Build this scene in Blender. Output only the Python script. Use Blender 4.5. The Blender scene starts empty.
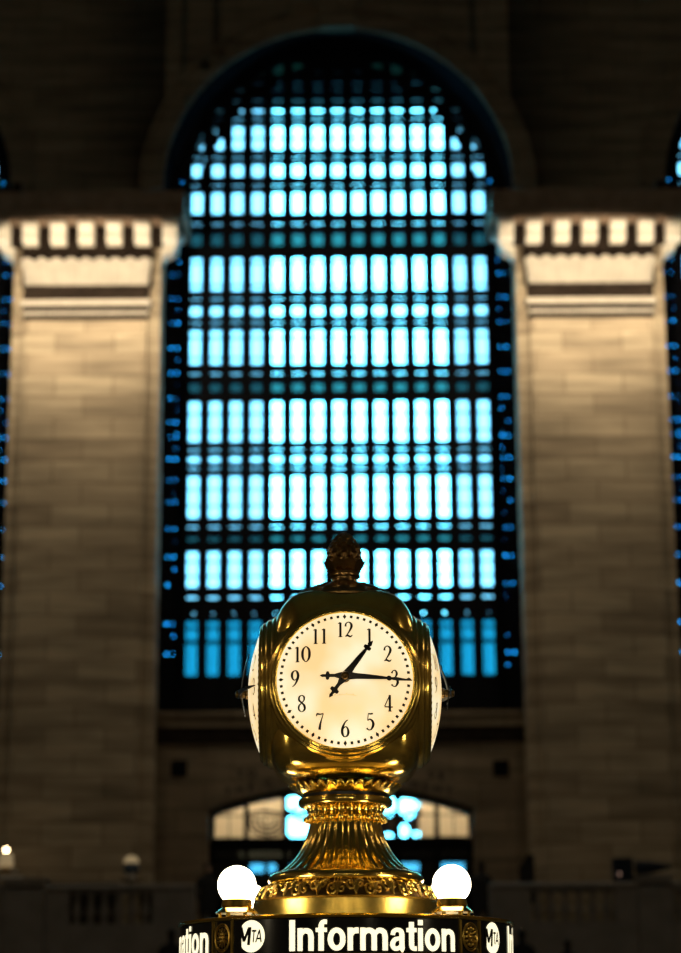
import bpy, bmesh, math, random
from mathutils import Vector, Matrix, noise
random.seed(7)
S = bpy.context.scene
COL = S.collection
PI = math.pi
# ------------------------------------------------------------------ camera model (681 x 953 frame)
F = 2150.0
TH = math.atan(0.2714)
ROLL = 0.005
CAMZ = 1.7
ct, st = math.cos(TH), math.sin(TH)


def P(x, y, D):
    """point of the vertical plane Y = D seen at pixel x, y of the photograph"""
    u, v = x - 340.5, 476.5 - y
    u, v = u * math.cos(ROLL) + v * math.sin(ROLL), -u * math.sin(ROLL) + v * math.cos(ROLL)
    zc = D / (ct - v / F * st)
    return Vector((u * zc / F, D, CAMZ + D * math.tan(TH + math.atan(v / F))))


def ZY(y, D):
    v = 476.5 - y
    return CAMZ + D * math.tan(TH + math.atan(v / F))


def PX(y, D):
    """pixels per metre at row y on plane Y = D"""
    v = 476.5 - y
    return F * (ct - v / F * st) / D


# ------------------------------------------------------------------ materials
def mat(name):
    m = bpy.data.materials.new(name)
    m.use_nodes = True
    nt = m.node_tree
    nt.nodes.clear()
    out = nt.nodes.new('ShaderNodeOutputMaterial')
    return m, nt, out


def principled(name, col, rough=0.5, metal=0.0, emis=None, estr=0.0, spec=0.5, noise_amt=0.0, noise_scale=6.0, bump=0.0, bump_scale=60.0, col2=None):
    m, nt, out = mat(name)
    b = nt.nodes.new('ShaderNodeBsdfPrincipled')
    b.inputs['Base Color'].default_value = (*col, 1)
    b.inputs['Roughness'].default_value = rough
    b.inputs['Metallic'].default_value = metal
    b.inputs['Specular IOR Level'].default_value = spec
    if emis:
        b.inputs['Emission Color'].default_value = (*emis, 1)
        b.inputs['Emission Strength'].default_value = estr
    tc = nt.nodes.new('ShaderNodeTexCoord')
    if noise_amt > 0 or col2:
        n = nt.nodes.new('ShaderNodeTexNoise')
        n.inputs['Scale'].default_value = noise_scale
        n.inputs['Detail'].default_value = 4
        nt.links.new(tc.outputs['Object'], n.inputs['Vector'])
        mx = nt.nodes.new('ShaderNodeMix')
        mx.data_type = 'RGBA'
        c2 = col2 or tuple(c * (1 - noise_amt) for c in col)
        mx.inputs[6].default_value = (*c2, 1)
        mx.inputs[7].default_value = (*col, 1)
        rp = nt.nodes.new('ShaderNodeMapRange')
        rp.inputs[1].default_value = 0.35
        rp.inputs[2].default_value = 0.62
        nt.links.new(n.outputs['Fac'], rp.inputs[0])
        nt.links.new(rp.outputs[0], mx.inputs[0])
        nt.links.new(mx.outputs[2], b.inputs['Base Color'])
    if bump > 0:
        n2 = nt.nodes.new('ShaderNodeTexNoise')
        n2.inputs['Scale'].default_value = bump_scale
        n2.inputs['Detail'].default_value = 3
        nt.links.new(tc.outputs['Object'], n2.inputs['Vector'])
        bp = nt.nodes.new('ShaderNodeBump')
        bp.inputs['Strength'].default_value = bump
        bp.inputs['Distance'].default_value = 0.004
        nt.links.new(n2.outputs['Fac'], bp.inputs['Height'])
        nt.links.new(bp.outputs[0], b.inputs['Normal'])
    nt.links.new(b.outputs[0], out.inputs[0])
    return m


def ashlar(name, c1, c2, mortar, bw=1.25, bh=0.58, axis='XZ'):
    m, nt, out = mat(name)
    b = nt.nodes.new('ShaderNodeBsdfPrincipled')
    b.inputs['Roughness'].default_value = 0.75
    b.inputs['Specular IOR Level'].default_value = 0.2
    tc = nt.nodes.new('ShaderNodeTexCoord')
    sp = nt.nodes.new('ShaderNodeSeparateXYZ')
    cb = nt.nodes.new('ShaderNodeCombineXYZ')
    nt.links.new(tc.outputs['Object'], sp.inputs[0])
    nt.links.new(sp.outputs['X' if axis[0] == 'X' else 'Y'], cb.inputs[0])
    nt.links.new(sp.outputs['Z'], cb.inputs[1])
    br = nt.nodes.new('ShaderNodeTexBrick')
    br.inputs['Scale'].default_value = 1.0
    br.inputs['Brick Width'].default_value = bw
    br.inputs['Row Height'].default_value = bh
    br.inputs['Mortar Size'].default_value = 0.016
    br.inputs['Mortar Smooth'].default_value = 0.3
    br.inputs['Color1'].default_value = (*c1, 1)
    br.inputs['Color2'].default_value = (*c2, 1)
    br.inputs['Mortar'].default_value = (*mortar, 1)
    br.inputs['Bias'].default_value = -0.1
    nt.links.new(cb.outputs[0], br.inputs['Vector'])
    n = nt.nodes.new('ShaderNodeTexNoise')
    n.inputs['Scale'].default_value = 1.4
    n.inputs['Detail'].default_value = 6
    mp = nt.nodes.new('ShaderNodeMapping')
    mp.inputs['Scale'].default_value = (0.35, 0.35, 2.6)
    nt.links.new(tc.outputs['Object'], mp.inputs[0])
    nt.links.new(mp.outputs[0], n.inputs['Vector'])
    rp = nt.nodes.new('ShaderNodeMapRange')
    rp.inputs[1].default_value = 0.3
    rp.inputs[2].default_value = 0.7
    rp.inputs[3].default_value = 0.55
    rp.inputs[4].default_value = 1.15
    nt.links.new(n.outputs['Fac'], rp.inputs[0])
    mx = nt.nodes.new('ShaderNodeMix')
    mx.data_type = 'RGBA'
    mx.blend_type = 'MULTIPLY'
    mx.inputs[0].default_value = 1.0
    nt.links.new(br.outputs['Color'], mx.inputs[6])
    nt.links.new(rp.outputs[0], mx.inputs[7])
    nt.links.new(mx.outputs[2], b.inputs['Base Color'])
    nt.links.new(b.outputs[0], out.inputs[0])
    return m


def glass(name, tint, gloss=0.06):
    m, nt, out = mat(name)
    t = nt.nodes.new('ShaderNodeBsdfTransparent')
    t.inputs[0].default_value = (*tint, 1)
    g = nt.nodes.new('ShaderNodeBsdfGlossy')
    g.inputs['Roughness'].default_value = 0.05
    mx = nt.nodes.new('ShaderNodeMixShader')
    mx.inputs[0].default_value = gloss
    nt.links.new(t.outputs[0], mx.inputs[1])
    nt.links.new(g.outputs[0], mx.inputs[2])
    nt.links.new(mx.outputs[0], out.inputs[0])
    return m


def emitter(name, col, strength):
    return principled(name, (0.8, 0.8, 0.8), 0.3, emis=col, estr=strength)


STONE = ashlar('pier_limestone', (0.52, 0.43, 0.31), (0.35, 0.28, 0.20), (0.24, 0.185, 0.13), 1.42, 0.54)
STONE_TRIM = principled('carved_limestone', (0.46, 0.42, 0.36), 0.7, noise_amt=0.15, noise_scale=3)
CORN = principled('brown_cornice_stone', (0.34, 0.25, 0.19), 0.8, noise_amt=0.3, noise_scale=3, spec=0.1)
MARBLE = principled('white_marble', (0.88, 0.82, 0.72), 0.5)
STONE_DARK = principled('weathered_stone_and_shade', (0.030, 0.021, 0.016), 0.8, noise_amt=0.4, noise_scale=4, spec=0.1)
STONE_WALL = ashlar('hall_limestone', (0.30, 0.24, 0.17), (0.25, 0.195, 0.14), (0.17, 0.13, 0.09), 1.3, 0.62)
STONE_SIDE = ashlar('hall_limestone_side', (0.30, 0.24, 0.17), (0.25, 0.195, 0.14), (0.17, 0.13, 0.09), 1.3, 0.62, axis='YZ')
STONE_BAL = principled('balustrade_stone', (0.26, 0.235, 0.22), 0.7, noise_amt=0.2, noise_scale=2)
IRON = principled('dark_iron', (0.012, 0.013, 0.017), 0.95, metal=0.0, spec=0.0)
IRON_INK = principled('inscription_paint', (0.05, 0.045, 0.045), 0.8, spec=0.1)
FLOORM = ashlar('marble_floor', (0.30, 0.26, 0.21), (0.26, 0.22, 0.17), (0.18, 0.15, 0.11), 1.2, 1.2)
CEILM = principled('ceiling_plaster', (0.20, 0.23, 0.21), 0.9)
BRASS = principled('polished_brass', (0.91, 0.64, 0.14), 0.17, 1.0, noise_amt=0.22, noise_scale=9, bump=0.05, bump_scale=30)
BRASS_SAT = principled('cast_brass', (0.88, 0.61, 0.14), 0.29, 1.0, noise_amt=0.3, noise_scale=12, bump=0.12, bump_scale=80)
ROOFM = principled('dusty_brass_sheet', (0.72, 0.52, 0.20), 0.5, 0.35, noise_amt=0.3, noise_scale=8)
BRONZE = principled('dark_bronze_and_shade', (0.30, 0.185, 0.07), 0.28, 1.0, noise_amt=0.35, noise_scale=14, bump=0.1, bump_scale=60)
BLACKM = principled('black_enamel_and_shade', (0.006, 0.006, 0.007), 0.35)
INK = principled('dial_ink', (0.008, 0.009, 0.008), 0.5)
FAINT = principled('faint_dial_ink', (0.35, 0.25, 0.14), 0.6, emis=(0.75, 0.52, 0.26), estr=0.75)
SIGNM = principled('sign_glass_black', (0.008, 0.009, 0.013), 0.12)
LETTER = emitter('lit_letters', (1.0, 0.90, 0.60), 1.25)
GLOBE = emitter('lit_globe', (1.0, 0.86, 0.60), 14.0)
CLOTH_D = principled('dark_cloth', (0.012, 0.013, 0.018), 0.9)
CLOTH_B = principled('navy_cloth', (0.010, 0.016, 0.032), 0.9)
SKIN = principled('skin', (0.40, 0.26, 0.19), 0.6)
HAIR = principled('dark_hair', (0.015, 0.012, 0.01), 0.7)
WOOD_D = principled('dark_wood', (0.03, 0.022, 0.018), 0.6)
CREAMW = principled('cream_plaster', (0.75, 0.64, 0.46), 0.8)
SHADEM = principled('cream_lampshade', (0.7, 0.6, 0.4), 0.7, emis=(1.0, 0.72, 0.38), estr=0.22)
BULBM = emitter('small_lit_bulb', (1.0, 0.72, 0.40), 14.0)
WHITEC = principled('white_china', (0.7, 0.66, 0.6), 0.4)
BLUEG = principled('blue_glass_jar', (0.05, 0.08, 0.14), 0.2)
PANE_CLEAR = glass('window_glass_clear', (0.95, 0.97, 1.0))
PANE_DIM = glass('window_glass_dim', (0.40, 0.28, 0.31))  # darker tint than the clear panes
PANE_LOW = glass('window_glass_obscured', (0.006, 0.050, 0.070))
PANE_BLUE = glass('window_glass_blue', (0.04, 0.26, 0.52))
PANE_DOOR = glass('door_glass', (0.85, 0.85, 0.85))
PANE_DOORLOW = glass('door_glass_smoked', (0.06, 0.08, 0.10))
WALKG = glass('walkway_glass_block', (0.006, 0.15, 0.14), 0.02)


def dial_material():
    m, nt, out = mat('opal_dial_glass')
    b = nt.nodes.new('ShaderNodeBsdfPrincipled')
    b.inputs['Base Color'].default_value = (0.75, 0.62, 0.42, 1)
    b.inputs['Roughness'].default_value = 0.35
    b.inputs['Specular IOR Level'].default_value = 0.15
    tc = nt.nodes.new('ShaderNodeTexCoord')
    n = nt.nodes.new('ShaderNodeTexNoise')
    n.inputs['Scale'].default_value = 4.2
    n.inputs['Detail'].default_value = 2
    nt.links.new(tc.outputs['Object'], n.inputs['Vector'])
    rp = nt.nodes.new('ShaderNodeMapRange')
    rp.inputs[1].default_value = 0.32
    rp.inputs[2].default_value = 0.60
    nt.links.new(n.outputs['Fac'], rp.inputs[0])
    mx = nt.nodes.new('ShaderNodeMix')
    mx.data_type = 'RGBA'
    mx.inputs[6].default_value = (0.95, 0.65, 0.29, 1)
    mx.inputs[7].default_value = (1.0, 0.88, 0.58, 1)
    nt.links.new(rp.outputs[0], mx.inputs[0])
    nt.links.new(mx.outputs[2], b.inputs['Emission Color'])
    b.inputs['Emission Strength'].default_value = 0.97
    nt.links.new(b.outputs[0], out.inputs[0])
    return m


DIAL = dial_material()


# ------------------------------------------------------------------ mesh helpers
class MB:
    def __init__(self):
        self.v, self.f, self.s = [], [], []

    def add(self, vs, fs, smooth=False):
        b = len(self.v)
        self.v += [tuple(p) for p in vs]
        for q in fs:
            self.f.append(tuple(i + b for i in q))
            self.s.append(smooth)
        return self

    def hexa(self, p):
        """eight corners: four of the bottom, four of the top"""
        return self.add(p, [(3, 2, 1, 0), (4, 5, 6, 7), (0, 1, 5, 4), (1, 2, 6, 5), (2, 3, 7, 6), (3, 0, 4, 7)])

    def box(self, x0, x1, y0, y1, z0, z1):
        return self.hexa([(x0, y0, z0), (x1, y0, z0), (x1, y1, z0), (x0, y1, z0),
                          (x0, y0, z1), (x1, y0, z1), (x1, y1, z1), (x0, y1, z1)])

    def lathe(self, prof, n=64, mod=None, ax='z', cx=0, cy=0, cz=0, smooth=True, cap=True):
        """prof: (radius, height). ax 'z' = upright; '-y' = axis towards the viewer"""
        vs, fs = [], []
        for k, (r, h) in enumerate(prof):
            for i in range(n):
                a = 2 * PI * i / n
                rr, hh = (r, h) if mod is None else mod(r, h, a, k)
                c, s_ = math.cos(a) * rr, math.sin(a) * rr
                vs.append((cx + c, cy + s_, cz + hh) if ax == 'z' else (cx + c, cy - hh, cz + s_))
        for k in range(len(prof) - 1):
            for i in range(n):
                j = (i + 1) % n
                fs.append((k * n + i, k * n + j, (k + 1) * n + j, (k + 1) * n + i))
        if cap:
            if prof[0][0] > 1e-6:
                fs.append(tuple(range(n - 1, -1, -1)))
            if prof[-1][0] > 1e-6:
                fs.append(tuple((len(prof) - 1) * n + i for i in range(n)))
        return self.add(vs, fs, smooth)

    def sphere(self, c, r, nu=20, nv=12, sq=(1, 1, 1)):
        vs, fs = [], []
        for j in range(nv + 1):
            t = PI * j / nv
            for i in range(nu):
                a = 2 * PI * i / nu
                vs.append((c[0] + r * sq[0] * math.sin(t) * math.cos(a), c[1] + r * sq[1] * math.sin(t) * math.sin(a), c[2] + r * sq[2] * math.cos(t)))
        for j in range(nv):
            for i in range(nu):
                k = (i + 1) % nu
                fs.append((j * nu + i, (j + 1) * nu + i, (j + 1) * nu + k, j * nu + k))
        return self.add(vs, fs, True)

    def tube(self, pts, r, n=8):
        pts = [Vector(p) for p in pts]
        rs = r if isinstance(r, (list, tuple)) else [r] * len(pts)
        vs, fs = [], []
        for k, p in enumerate(pts):
            d = (pts[min(k + 1, len(pts) - 1)] - pts[max(k - 1, 0)]).normalized()
            up = Vector((0, 1, 0)) if abs(d.y) < 0.9 else Vector((1, 0, 0))
            a = d.cross(up).normalized()
            b = d.cross(a)
            for i in range(n):
                t = 2 * PI * i / n
                vs.append(p + (a * math.cos(t) + b * math.sin(t)) * rs[k])
        for k in range(len(pts) - 1):
            for i in range(n):
                j = (i + 1) % n
                fs.append((k * n + i, k * n + j, (k + 1) * n + j, (k + 1) * n + i))
        fs += [tuple(range(n - 1, -1, -1)), tuple((len(pts) - 1) * n + i for i in range(n))]
        return self.add(vs, fs, True)

    def prism(self, poly, a0, a1, axis='x'):
        """polygon extruded along an axis; 'x': poly is (y, z); 'y': poly is (x, z); 'z': poly is (x, y)"""
        n = len(poly)
        mk = {'x': lambda p, a: (a, p[0], p[1]), 'y': lambda p, a: (p[0], a, p[1]), 'z': lambda p, a: (p[0], p[1], a)}[axis]
        vs = [mk(p, a0) for p in poly] + [mk(p, a1) for p in poly]
        fs = [tuple(range(n)), tuple(range(2 * n - 1, n - 1, -1))]
        fs += [(i, n + i, n + (i + 1) % n, (i + 1) % n) for i in range(n)]
        return self.add(vs, fs)

    def plate(self, xs, zs, y0, y1, is_open):
        """slab in the X-Z plane made of cells; is_open(cx, cz) leaves a hole"""
        xs, zs = sorted(set(round(x, 5) for x in xs)), sorted(set(round(z, 5) for z in zs))
        nx, nz = len(xs), len(zs)
        solid = [[not is_open((xs[i] + xs[i + 1]) / 2, (zs[k] + zs[k + 1]) / 2) for k in range(nz - 1)] for i in range(nx - 1)]
        vs = [(x, y0, z) for x in xs for z in zs] + [(x, y1, z) for x in xs for z in zs]
        N = nx * nz
        I = lambda i, k: i * nz + k
        fs = []
        get = lambda i, k: 0 <= i < nx - 1 and 0 <= k < nz - 1 and solid[i][k]
        for i in range(nx - 1):
            for k in range(nz - 1):
                if not solid[i][k]:
                    continue
                a, b, c, d = I(i, k), I(i + 1, k), I(i + 1, k + 1), I(i, k + 1)
                fs += [(a, b, c, d), (d + N, c + N, b + N, a + N)]
                if not get(i - 1, k): fs.append((a, d, d + N, a + N))
                if not get(i + 1, k): fs.append((b, b + N, c + N, c))
                if not get(i, k - 1): fs.append((a, a + N, b + N, b))
                if not get(i, k + 1): fs.append((d, c, c + N, d + N))
        used = sorted(set(i for f in fs for i in f))
        mp = {o: n for n, o in enumerate(used)}
        return self.add([vs[i] for i in used], [tuple(mp[i] for i in f) for f in fs])

    def build(self, name, m, parent=None, loc=None, bevel=0.0, weld=True, fix=True, sharp=42):
        me = bpy.data.meshes.new(name)
        me.from_pydata(self.v, [], self.f)
        me.polygons.foreach_set('use_smooth', self.s)
        bm = bmesh.new()
        bm.from_mesh(me)
        if weld:
            bmesh.ops.remove_doubles(bm, verts=bm.verts, dist=1e-5)
        if fix:
            bmesh.ops.recalc_face_normals(bm, faces=bm.faces)
        bm.to_mesh(me)
        bm.free()
        if sharp:
            me.set_sharp_from_angle(angle=math.radians(sharp))
        me.materials.append(m)
        o = bpy.data.objects.new(name, me)
        COL.objects.link(o)
        if parent is not None:
            o.parent = parent
        if loc is not None:
            o.location = loc
        if bevel > 0:
            md = o.modifiers.new('bevel', 'BEVEL')
            md.width = bevel
            md.segments = 2
            md.limit_method = 'ANGLE'
        return o


def thing(name, label, cat, loc, rz=0.0, group=None):
    o = bpy.data.objects.new(name, None)
    o.empty_display_size = 0.1
    COL.objects.link(o)
    o.location = loc
    o.rotation_euler = (0, 0, rz)
    o['label'], o['category'] = label, cat
    if group:
        o['group'] = group
    return o


def tag(o, label, cat, group=None):
    o['label'], o['category'] = label, cat
    if group:
        o['group'] = group
    return o


def struct(o, label=None, cat='structure'):
    o['kind'] = 'structure'
    if label:
        o['label'], o['category'] = label, cat
    return o


def dup(o, parent=None):
    c = o.copy()
    COL.objects.link(c)
    c.parent = parent
    for ch in list(o.children):
        dup(ch, c)
    return c


def smooth_line(pts, k=6):
    """Catmull-Rom through points of any dimension"""
    out = []
    n = len(pts)
    if n < 3:
        a, b = pts[0], pts[-1]
        return [tuple(a[d] + (b[d] - a[d]) * i / k for d in range(len(a))) for i in range(k + 1)]
    for i in range(n - 1):
        p0, p1, p2, p3 = pts[max(i - 1, 0)], pts[i], pts[i + 1], pts[min(i + 2, n - 1)]
        for j in range(k):
            t = j / k
            out.append(tuple(0.5 * (2 * p1[d] + (p2[d] - p0[d]) * t + (2 * p0[d] - 5 * p1[d] + 4 * p2[d] - p3[d]) * t * t + (3 * p1[d] - p0[d] - 3 * p2[d] + p3[d]) * t ** 3) for d in range(len(p1))))
    out.append(tuple(pts[-1]))
    return out


# ================================================================== THE SETTING
XW = -0.03                       # centre line of the middle window
WALL, WIN = 51.0, 52.5           # wall face and window plane
HALF = 4.45                      # radius of the arch
HLOW = 4.85                      # half width of the opening below the arch (its jambs stand behind the pillars)
SPRING = 23.15                   # height where the arch springs
PITCH = 12.4                     # window to window
SILL = ZY(711.5, WALL)
BALC = 4.28                      # balcony floor

# ---- hall shell
struct(MB().box(-18.6, 18.6, -30, 40.0, -0.3, 0).build('floor', FLOORM))
struct(MB().box(-18.6, 18.6, -30, 53, 34, 34.4).build('ceiling', CEILM))
struct(MB().box(-18.9, -18.6, -30, 53, -0.3, 34.4).build('wall_left', STONE_SIDE))
struct(MB().box(18.6, 18.9, -30, 53, -0.3, 34.4).build('wall_right', STONE_SIDE))
struct(MB().box(-18.9, 18.9, -30.4, -30, -0.3, 34.4).build('wall_back', STONE_WALL))

# ---- window wall with three arched openings and one doorway
DOOR_HALF, DOOR_SPR, DOOR_RISE = 3.13, 7.44, 0.58
DOOR_R = (DOOR_HALF ** 2 + DOOR_RISE ** 2) / (2 * DOOR_RISE)


def door_top(dx):
    return DOOR_SPR + DOOR_RISE - (DOOR_R - math.sqrt(DOOR_R ** 2 - dx * dx))


wb = MB()


def slab(xa, xb, za, zb, zta, ztb, y0=WALL, y1=53.0):
    wb.hexa([(xa, y0, za), (xb, y0, zb), (xb, y1, zb), (xa, y1, za), (xa, y0, zta), (xb, y0, ztb), (xb, y1, ztb), (xa, y1, zta)])


centres = [XW - PITCH - 0.40, XW, XW + PITCH + 0.40]
for c in centres:
    n = 48
    for i in range(n):
        ta, tb = PI - PI * i / n, PI - PI * (i + 1) / n
        xa, xb = c + HALF * math.cos(ta), c + HALF * math.cos(tb)
        slab(xa, xb, SPRING + HALF * math.sin(ta), SPRING + HALF * math.sin(tb), 34, 34)
for z0_, z1_, hh_ in ((0, SPRING, HLOW), (SPRING, 34, HALF)):
    edges = [-18.6, centres[0] - hh_, centres[0] + hh_, centres[1] - hh_, centres[1] + hh_, centres[2] - hh_, centres[2] + hh_, 18.6]
    for i in range(0, 8, 2):
        slab(edges[i], edges[i + 1], z0_, z0_, z1_, z1_)
for c in (centres[0], centres[2]):
    slab(c - HLOW, c + HLOW, 0, 0, SILL, SILL)
c = XW
slab(c - HLOW, c - DOOR_HALF, 0, 0, SILL, SILL)
slab(c + DOOR_HALF, c + HLOW, 0, 0, SILL, SILL)
for i in range(24):
    da, db = -DOOR_HALF + 2 * DOOR_HALF * i / 24, -DOOR_HALF + 2 * DOOR_HALF * (i + 1) / 24
    slab(c + da, c + db, door_top(da), door_top(db), SILL, SILL)
slab(c - DOOR_HALF, c + DOOR_HALF, 0, 0, BALC, BALC)
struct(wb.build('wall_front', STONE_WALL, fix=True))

# ---- arch mouldings, sills and string courses
for k, c in enumerate(centres):
    b = MB()
    n = 56
    for (r0, r1, y0) in ((HALF + 0.02, HALF + 0.22, WALL - 0.10), (HALF + 0.22, HALF + 0.52, WALL - 0.05), (HALF + 0.52, HALF + 0.62, WALL - 0.16)):
        for i in range(n):
            a0, a1 = PI * i / n, PI * (i + 1) / n
            q = [(c + r * math.cos(a), SPRING + r * math.sin(a)) for r, a in ((r0, a0), (r1, a0), (r1, a1), (r0, a1))]
            b.add([(x, y0, z) for x, z in q] + [(x, WALL - 0.001, z) for x, z in q],
                  [(0, 1, 2, 3), (7, 6, 5, 4), (0, 4, 5, 1), (1, 5, 6, 2), (2, 6, 7, 3), (3, 7, 4, 0)])
    b.hexa([(c - 0.42, WALL - 0.3, SPRING + HALF - 0.06), (c + 0.42, WALL - 0.3, SPRING + HALF - 0.06), (c + 0.42, WALL, SPRING + HALF - 0.06), (c - 0.42, WALL, SPRING + HALF - 0.06),
            (c - 0.55, WALL - 0.34, SPRING + HALF + 0.75), (c + 0.55, WALL - 0.34, SPRING + HALF + 0.75), (c + 0.55, WALL, SPRING + HALF + 0.75), (c - 0.55, WALL, SPRING + HALF + 0.75)])
    struct(b.build('trim_%d' % (k + 1), STONE_WALL))
    s = MB()
    z0, z1 = ZY(727, WALL), SILL
    s.prism([(WALL - 0.16, z1), (WALL - 0.16, z1 - 0.1), (WALL - 0.10, z1 - 0.14), (WALL - 0.10, z0), (WALL, z0), (WALL, z1)], c - HLOW + 0.02, c + HLOW - 0.02)
    so = struct(s.build('trim_%d' % (k + 4), STONE_WALL))
    g = MB()
    zg = ZY(743, WALL)
    g.box(c - HLOW + 0.02, c + HLOW - 0.02, WALL - 0.05, WALL, zg, z0)
    for i in range(36):
        xx = c - HALF + 0.1 + i * (2 * HALF - 0.3) / 35
        g.box(xx, xx + 0.10, WALL - 0.075, WALL - 0.05, zg + 0.08, z0 - 0.08)
    g.build('key_pattern_band', STONE_DARK, so)

# ---- windows
COLS = [196 + i * 20.36 for i in range(15)]
yref = 300
pw = PX(yref, WIN)
colx = [((x - COLS[7]) / pw) for x in COLS]
hw = 5.1 / pw
ROWS = [(46, 57), (60, 77), (80, 86), (87, 93), (96, 105), (105.8, 114.8), (116, 121.6), (122.8, 152), (154, 159.8), (161, 179), (181.5, 188), (189, 216),
        (220, 226.7), (229, 248), (254, 293), (295, 301.6), (303, 318), (319, 325), (326.5, 366.5), (370, 376), (378.6, 394), (397.8, 444), (446, 452),
        (453.2, 464.3), (465, 470.5), (472.5, 520), (523, 529.5), (532, 543.5), (548, 589.3), (593, 601), (617.5, 678)]
op = []
for (a, b_) in ROWS:
    m_, h_ = (a + b_) / 2, max((b_ - a) / 2 - 3.1, 0.7)
    op.append((ZY(m_ + h_, WIN), ZY(m_ - h_, WIN)))
GR = 150 / PX(190, WIN)                       # radius of the glazed arch
GZ = ZY(190, WIN)
RIB0, RIB1 = 131 / PX(190, WIN), 138.5 / PX(190, WIN)
dots = []
for py in (224, 249, 273.5, 297.5, 322, 347, 372, 397, 421, 436, 458, 479, 501, 528, 556, 584, 623, 653):
    z = ZY(py, WIN)
    for sgn in (-1, 1):
        for off in (18, 24.3):
            if random.random() < 0.9:
                dots.append((sgn * (-colx[0] + off / pw), z, random.uniform(0.017, 0.028)))
        if random.random() < 0.75:
            dots.append((sgn * (-colx[0] + 17.5 / pw), z - 12 / pw, random.uniform(0.012, 0.022)))
for i, x in enumerate(colx):
    dots.append((x + random.choice((0.0, 0.05, -0.03)), ZY(613, WIN), random.uniform(0.012, 0.028)))
for (px, py) in ((297, 75), (204, 158), (493, 181), (180, 181)):
    dots.append(((px - 338.5) / pw, ZY(py, WIN), 0.024))


THIN = [ZY(y, WIN) for y in (137.5, 262, 284.5, 337, 357, 413, 430, 488.5, 505, 561, 575.5)]


def open_cell(x, z):
    for dx, dz, h in dots:
        if abs(x - dx) < h and abs(z - dz) < h:
            return True
    for cx in colx:
        if abs(x - cx) < hw:
            break
    else:
        return False
    for zb_ in THIN:
        if abs(z - zb_) < 0.017:
            return False
    for za, zb in op:
        if za < z < zb:
            break
    else:
        return False
    if z > GZ:
        r = math.hypot(x, z - GZ)
        if r > GR or RIB0 < r < RIB1:
            return False
    return True


xs, zs = [-HLOW - 0.02, -HALF, HALF, HLOW + 0.02], [SILL - 0.02, SPRING + HALF + 0.02]
for cx in colx:
    xs += [cx - hw, cx - hw / 3, cx + hw / 3, cx + hw]
for za, zb in op:
    zs += [za, zb]
for zb_ in THIN:
    zs += [zb_ - 0.017, zb_ + 0.017]
z = GZ
while z < GZ + GR + 0.1:
    zs.append(z)
    z += 0.11
for dx, dz, h in dots:
    xs += [dx - h, dx + h]
    zs += [dz - h, dz + h]


def arch_sheet(b, x0, x1, z0, y, top_r, n=12):
    """flat glass between x0 and x1 from z0 up to the arch"""
    for i in range(n):
        xa, xb = x0 + (x1 - x0) * i / n, x0 + (x1 - x0) * (i + 1) / n
        za, zb = (SPRING + math.sqrt(max(top_r ** 2 - x * x, 0)) for x in (xa, xb))
        b.add([(xa, y, z0), (xb, y, z0), (xb, y, zb), (xa, y, za)], [(0, 1, 2, 3)])


# one window of each part, then copies for the bays either side
plate = MB().plate(xs, zs, 0, 0.07, open_cell)
win1 = plate.build('window_1', IRON)
lin = MB()
for i in range(40):
    ta, tb = PI - PI * i / 40, PI - PI * (i + 1) / 40
    q = []
    for r in (HALF - 0.02, HALF - 0.001):
        for t in (ta, tb):
            q.append((r * math.cos(t), SPRING + r * math.sin(t)))
    (xa_, za_), (xb_, zb_), (xc_, zc_), (xd_, zd_) = q
    lin.hexa([(xa_, -1.48, za_), (xb_, -1.48, zb_), (xb_, 0, zb_), (xa_, 0, za_), (xc_, -1.48, zc_), (xd_, -1.48, zd_), (xd_, 0, zd_), (xc_, 0, zc_)])
for sg in (-1, 1):
    lin.box(min(sg * (HLOW - 0.02), sg * (HLOW - 0.001)), max(sg * (HLOW - 0.02), sg * (HLOW - 0.001)), -1.48, 0, SILL, SPRING)
lin.build('reveal_shade_lining', IRON, win1)  # dark sheet added over the stone reveal to keep it in shade
ribs = MB()
for i in range(16):                              # stout vertical mullions standing proud of the grid
    x = colx[0] - (colx[1] - colx[0]) / 2 + i * (colx[1] - colx[0])
    zt = GZ + math.sqrt(max(GR ** 2 - x * x, 0))
    ribs.box(x - 0.035, x + 0.035, -0.05, 0.0, SILL, zt)
ribs.build('mullions', IRON, win1)
lo_split = (op[-1][1] + ZY(609, WIN)) / 2
xa, xb = (colx[3] + colx[4]) / 2, (colx[12] + colx[13]) / 2
g = MB()
arch_sheet(g, xa, xb, lo_split, 0.10, HALF - 0.02)
g.build('clear_panes', PANE_CLEAR, win1)['label'] = 'clear glass panes of the middle columns'
g = MB()
xo = -colx[0] + 0.26
arch_sheet(g, -xo, xa, lo_split, 0.10, HALF - 0.02)
arch_sheet(g, xb, xo, lo_split, 0.10, HALF - 0.02)
g.build('dim_panes', PANE_DIM, win1)['label'] = 'dimmer glass panes of the outer columns'
g = MB()
arch_sheet(g, -HALF + 0.01, -xo, SILL, 0.10, HALF - 0.02)
arch_sheet(g, xo, HALF - 0.01, SILL, 0.10, HALF - 0.02)
g.build('border_panes', PANE_BLUE, win1)['label'] = 'blue glass behind the pierced border'
g = MB()
g.add([(-xo, 0.10, SILL), (xo, 0.10, SILL), (xo, 0.10, lo_split), (-xo, 0.10, lo_split)], [(0, 1, 2, 3)])
g.build('obscured_panes', PANE_LOW, win1)['label'] = 'dim obscured glass of the lowest row'
g = MB()
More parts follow.
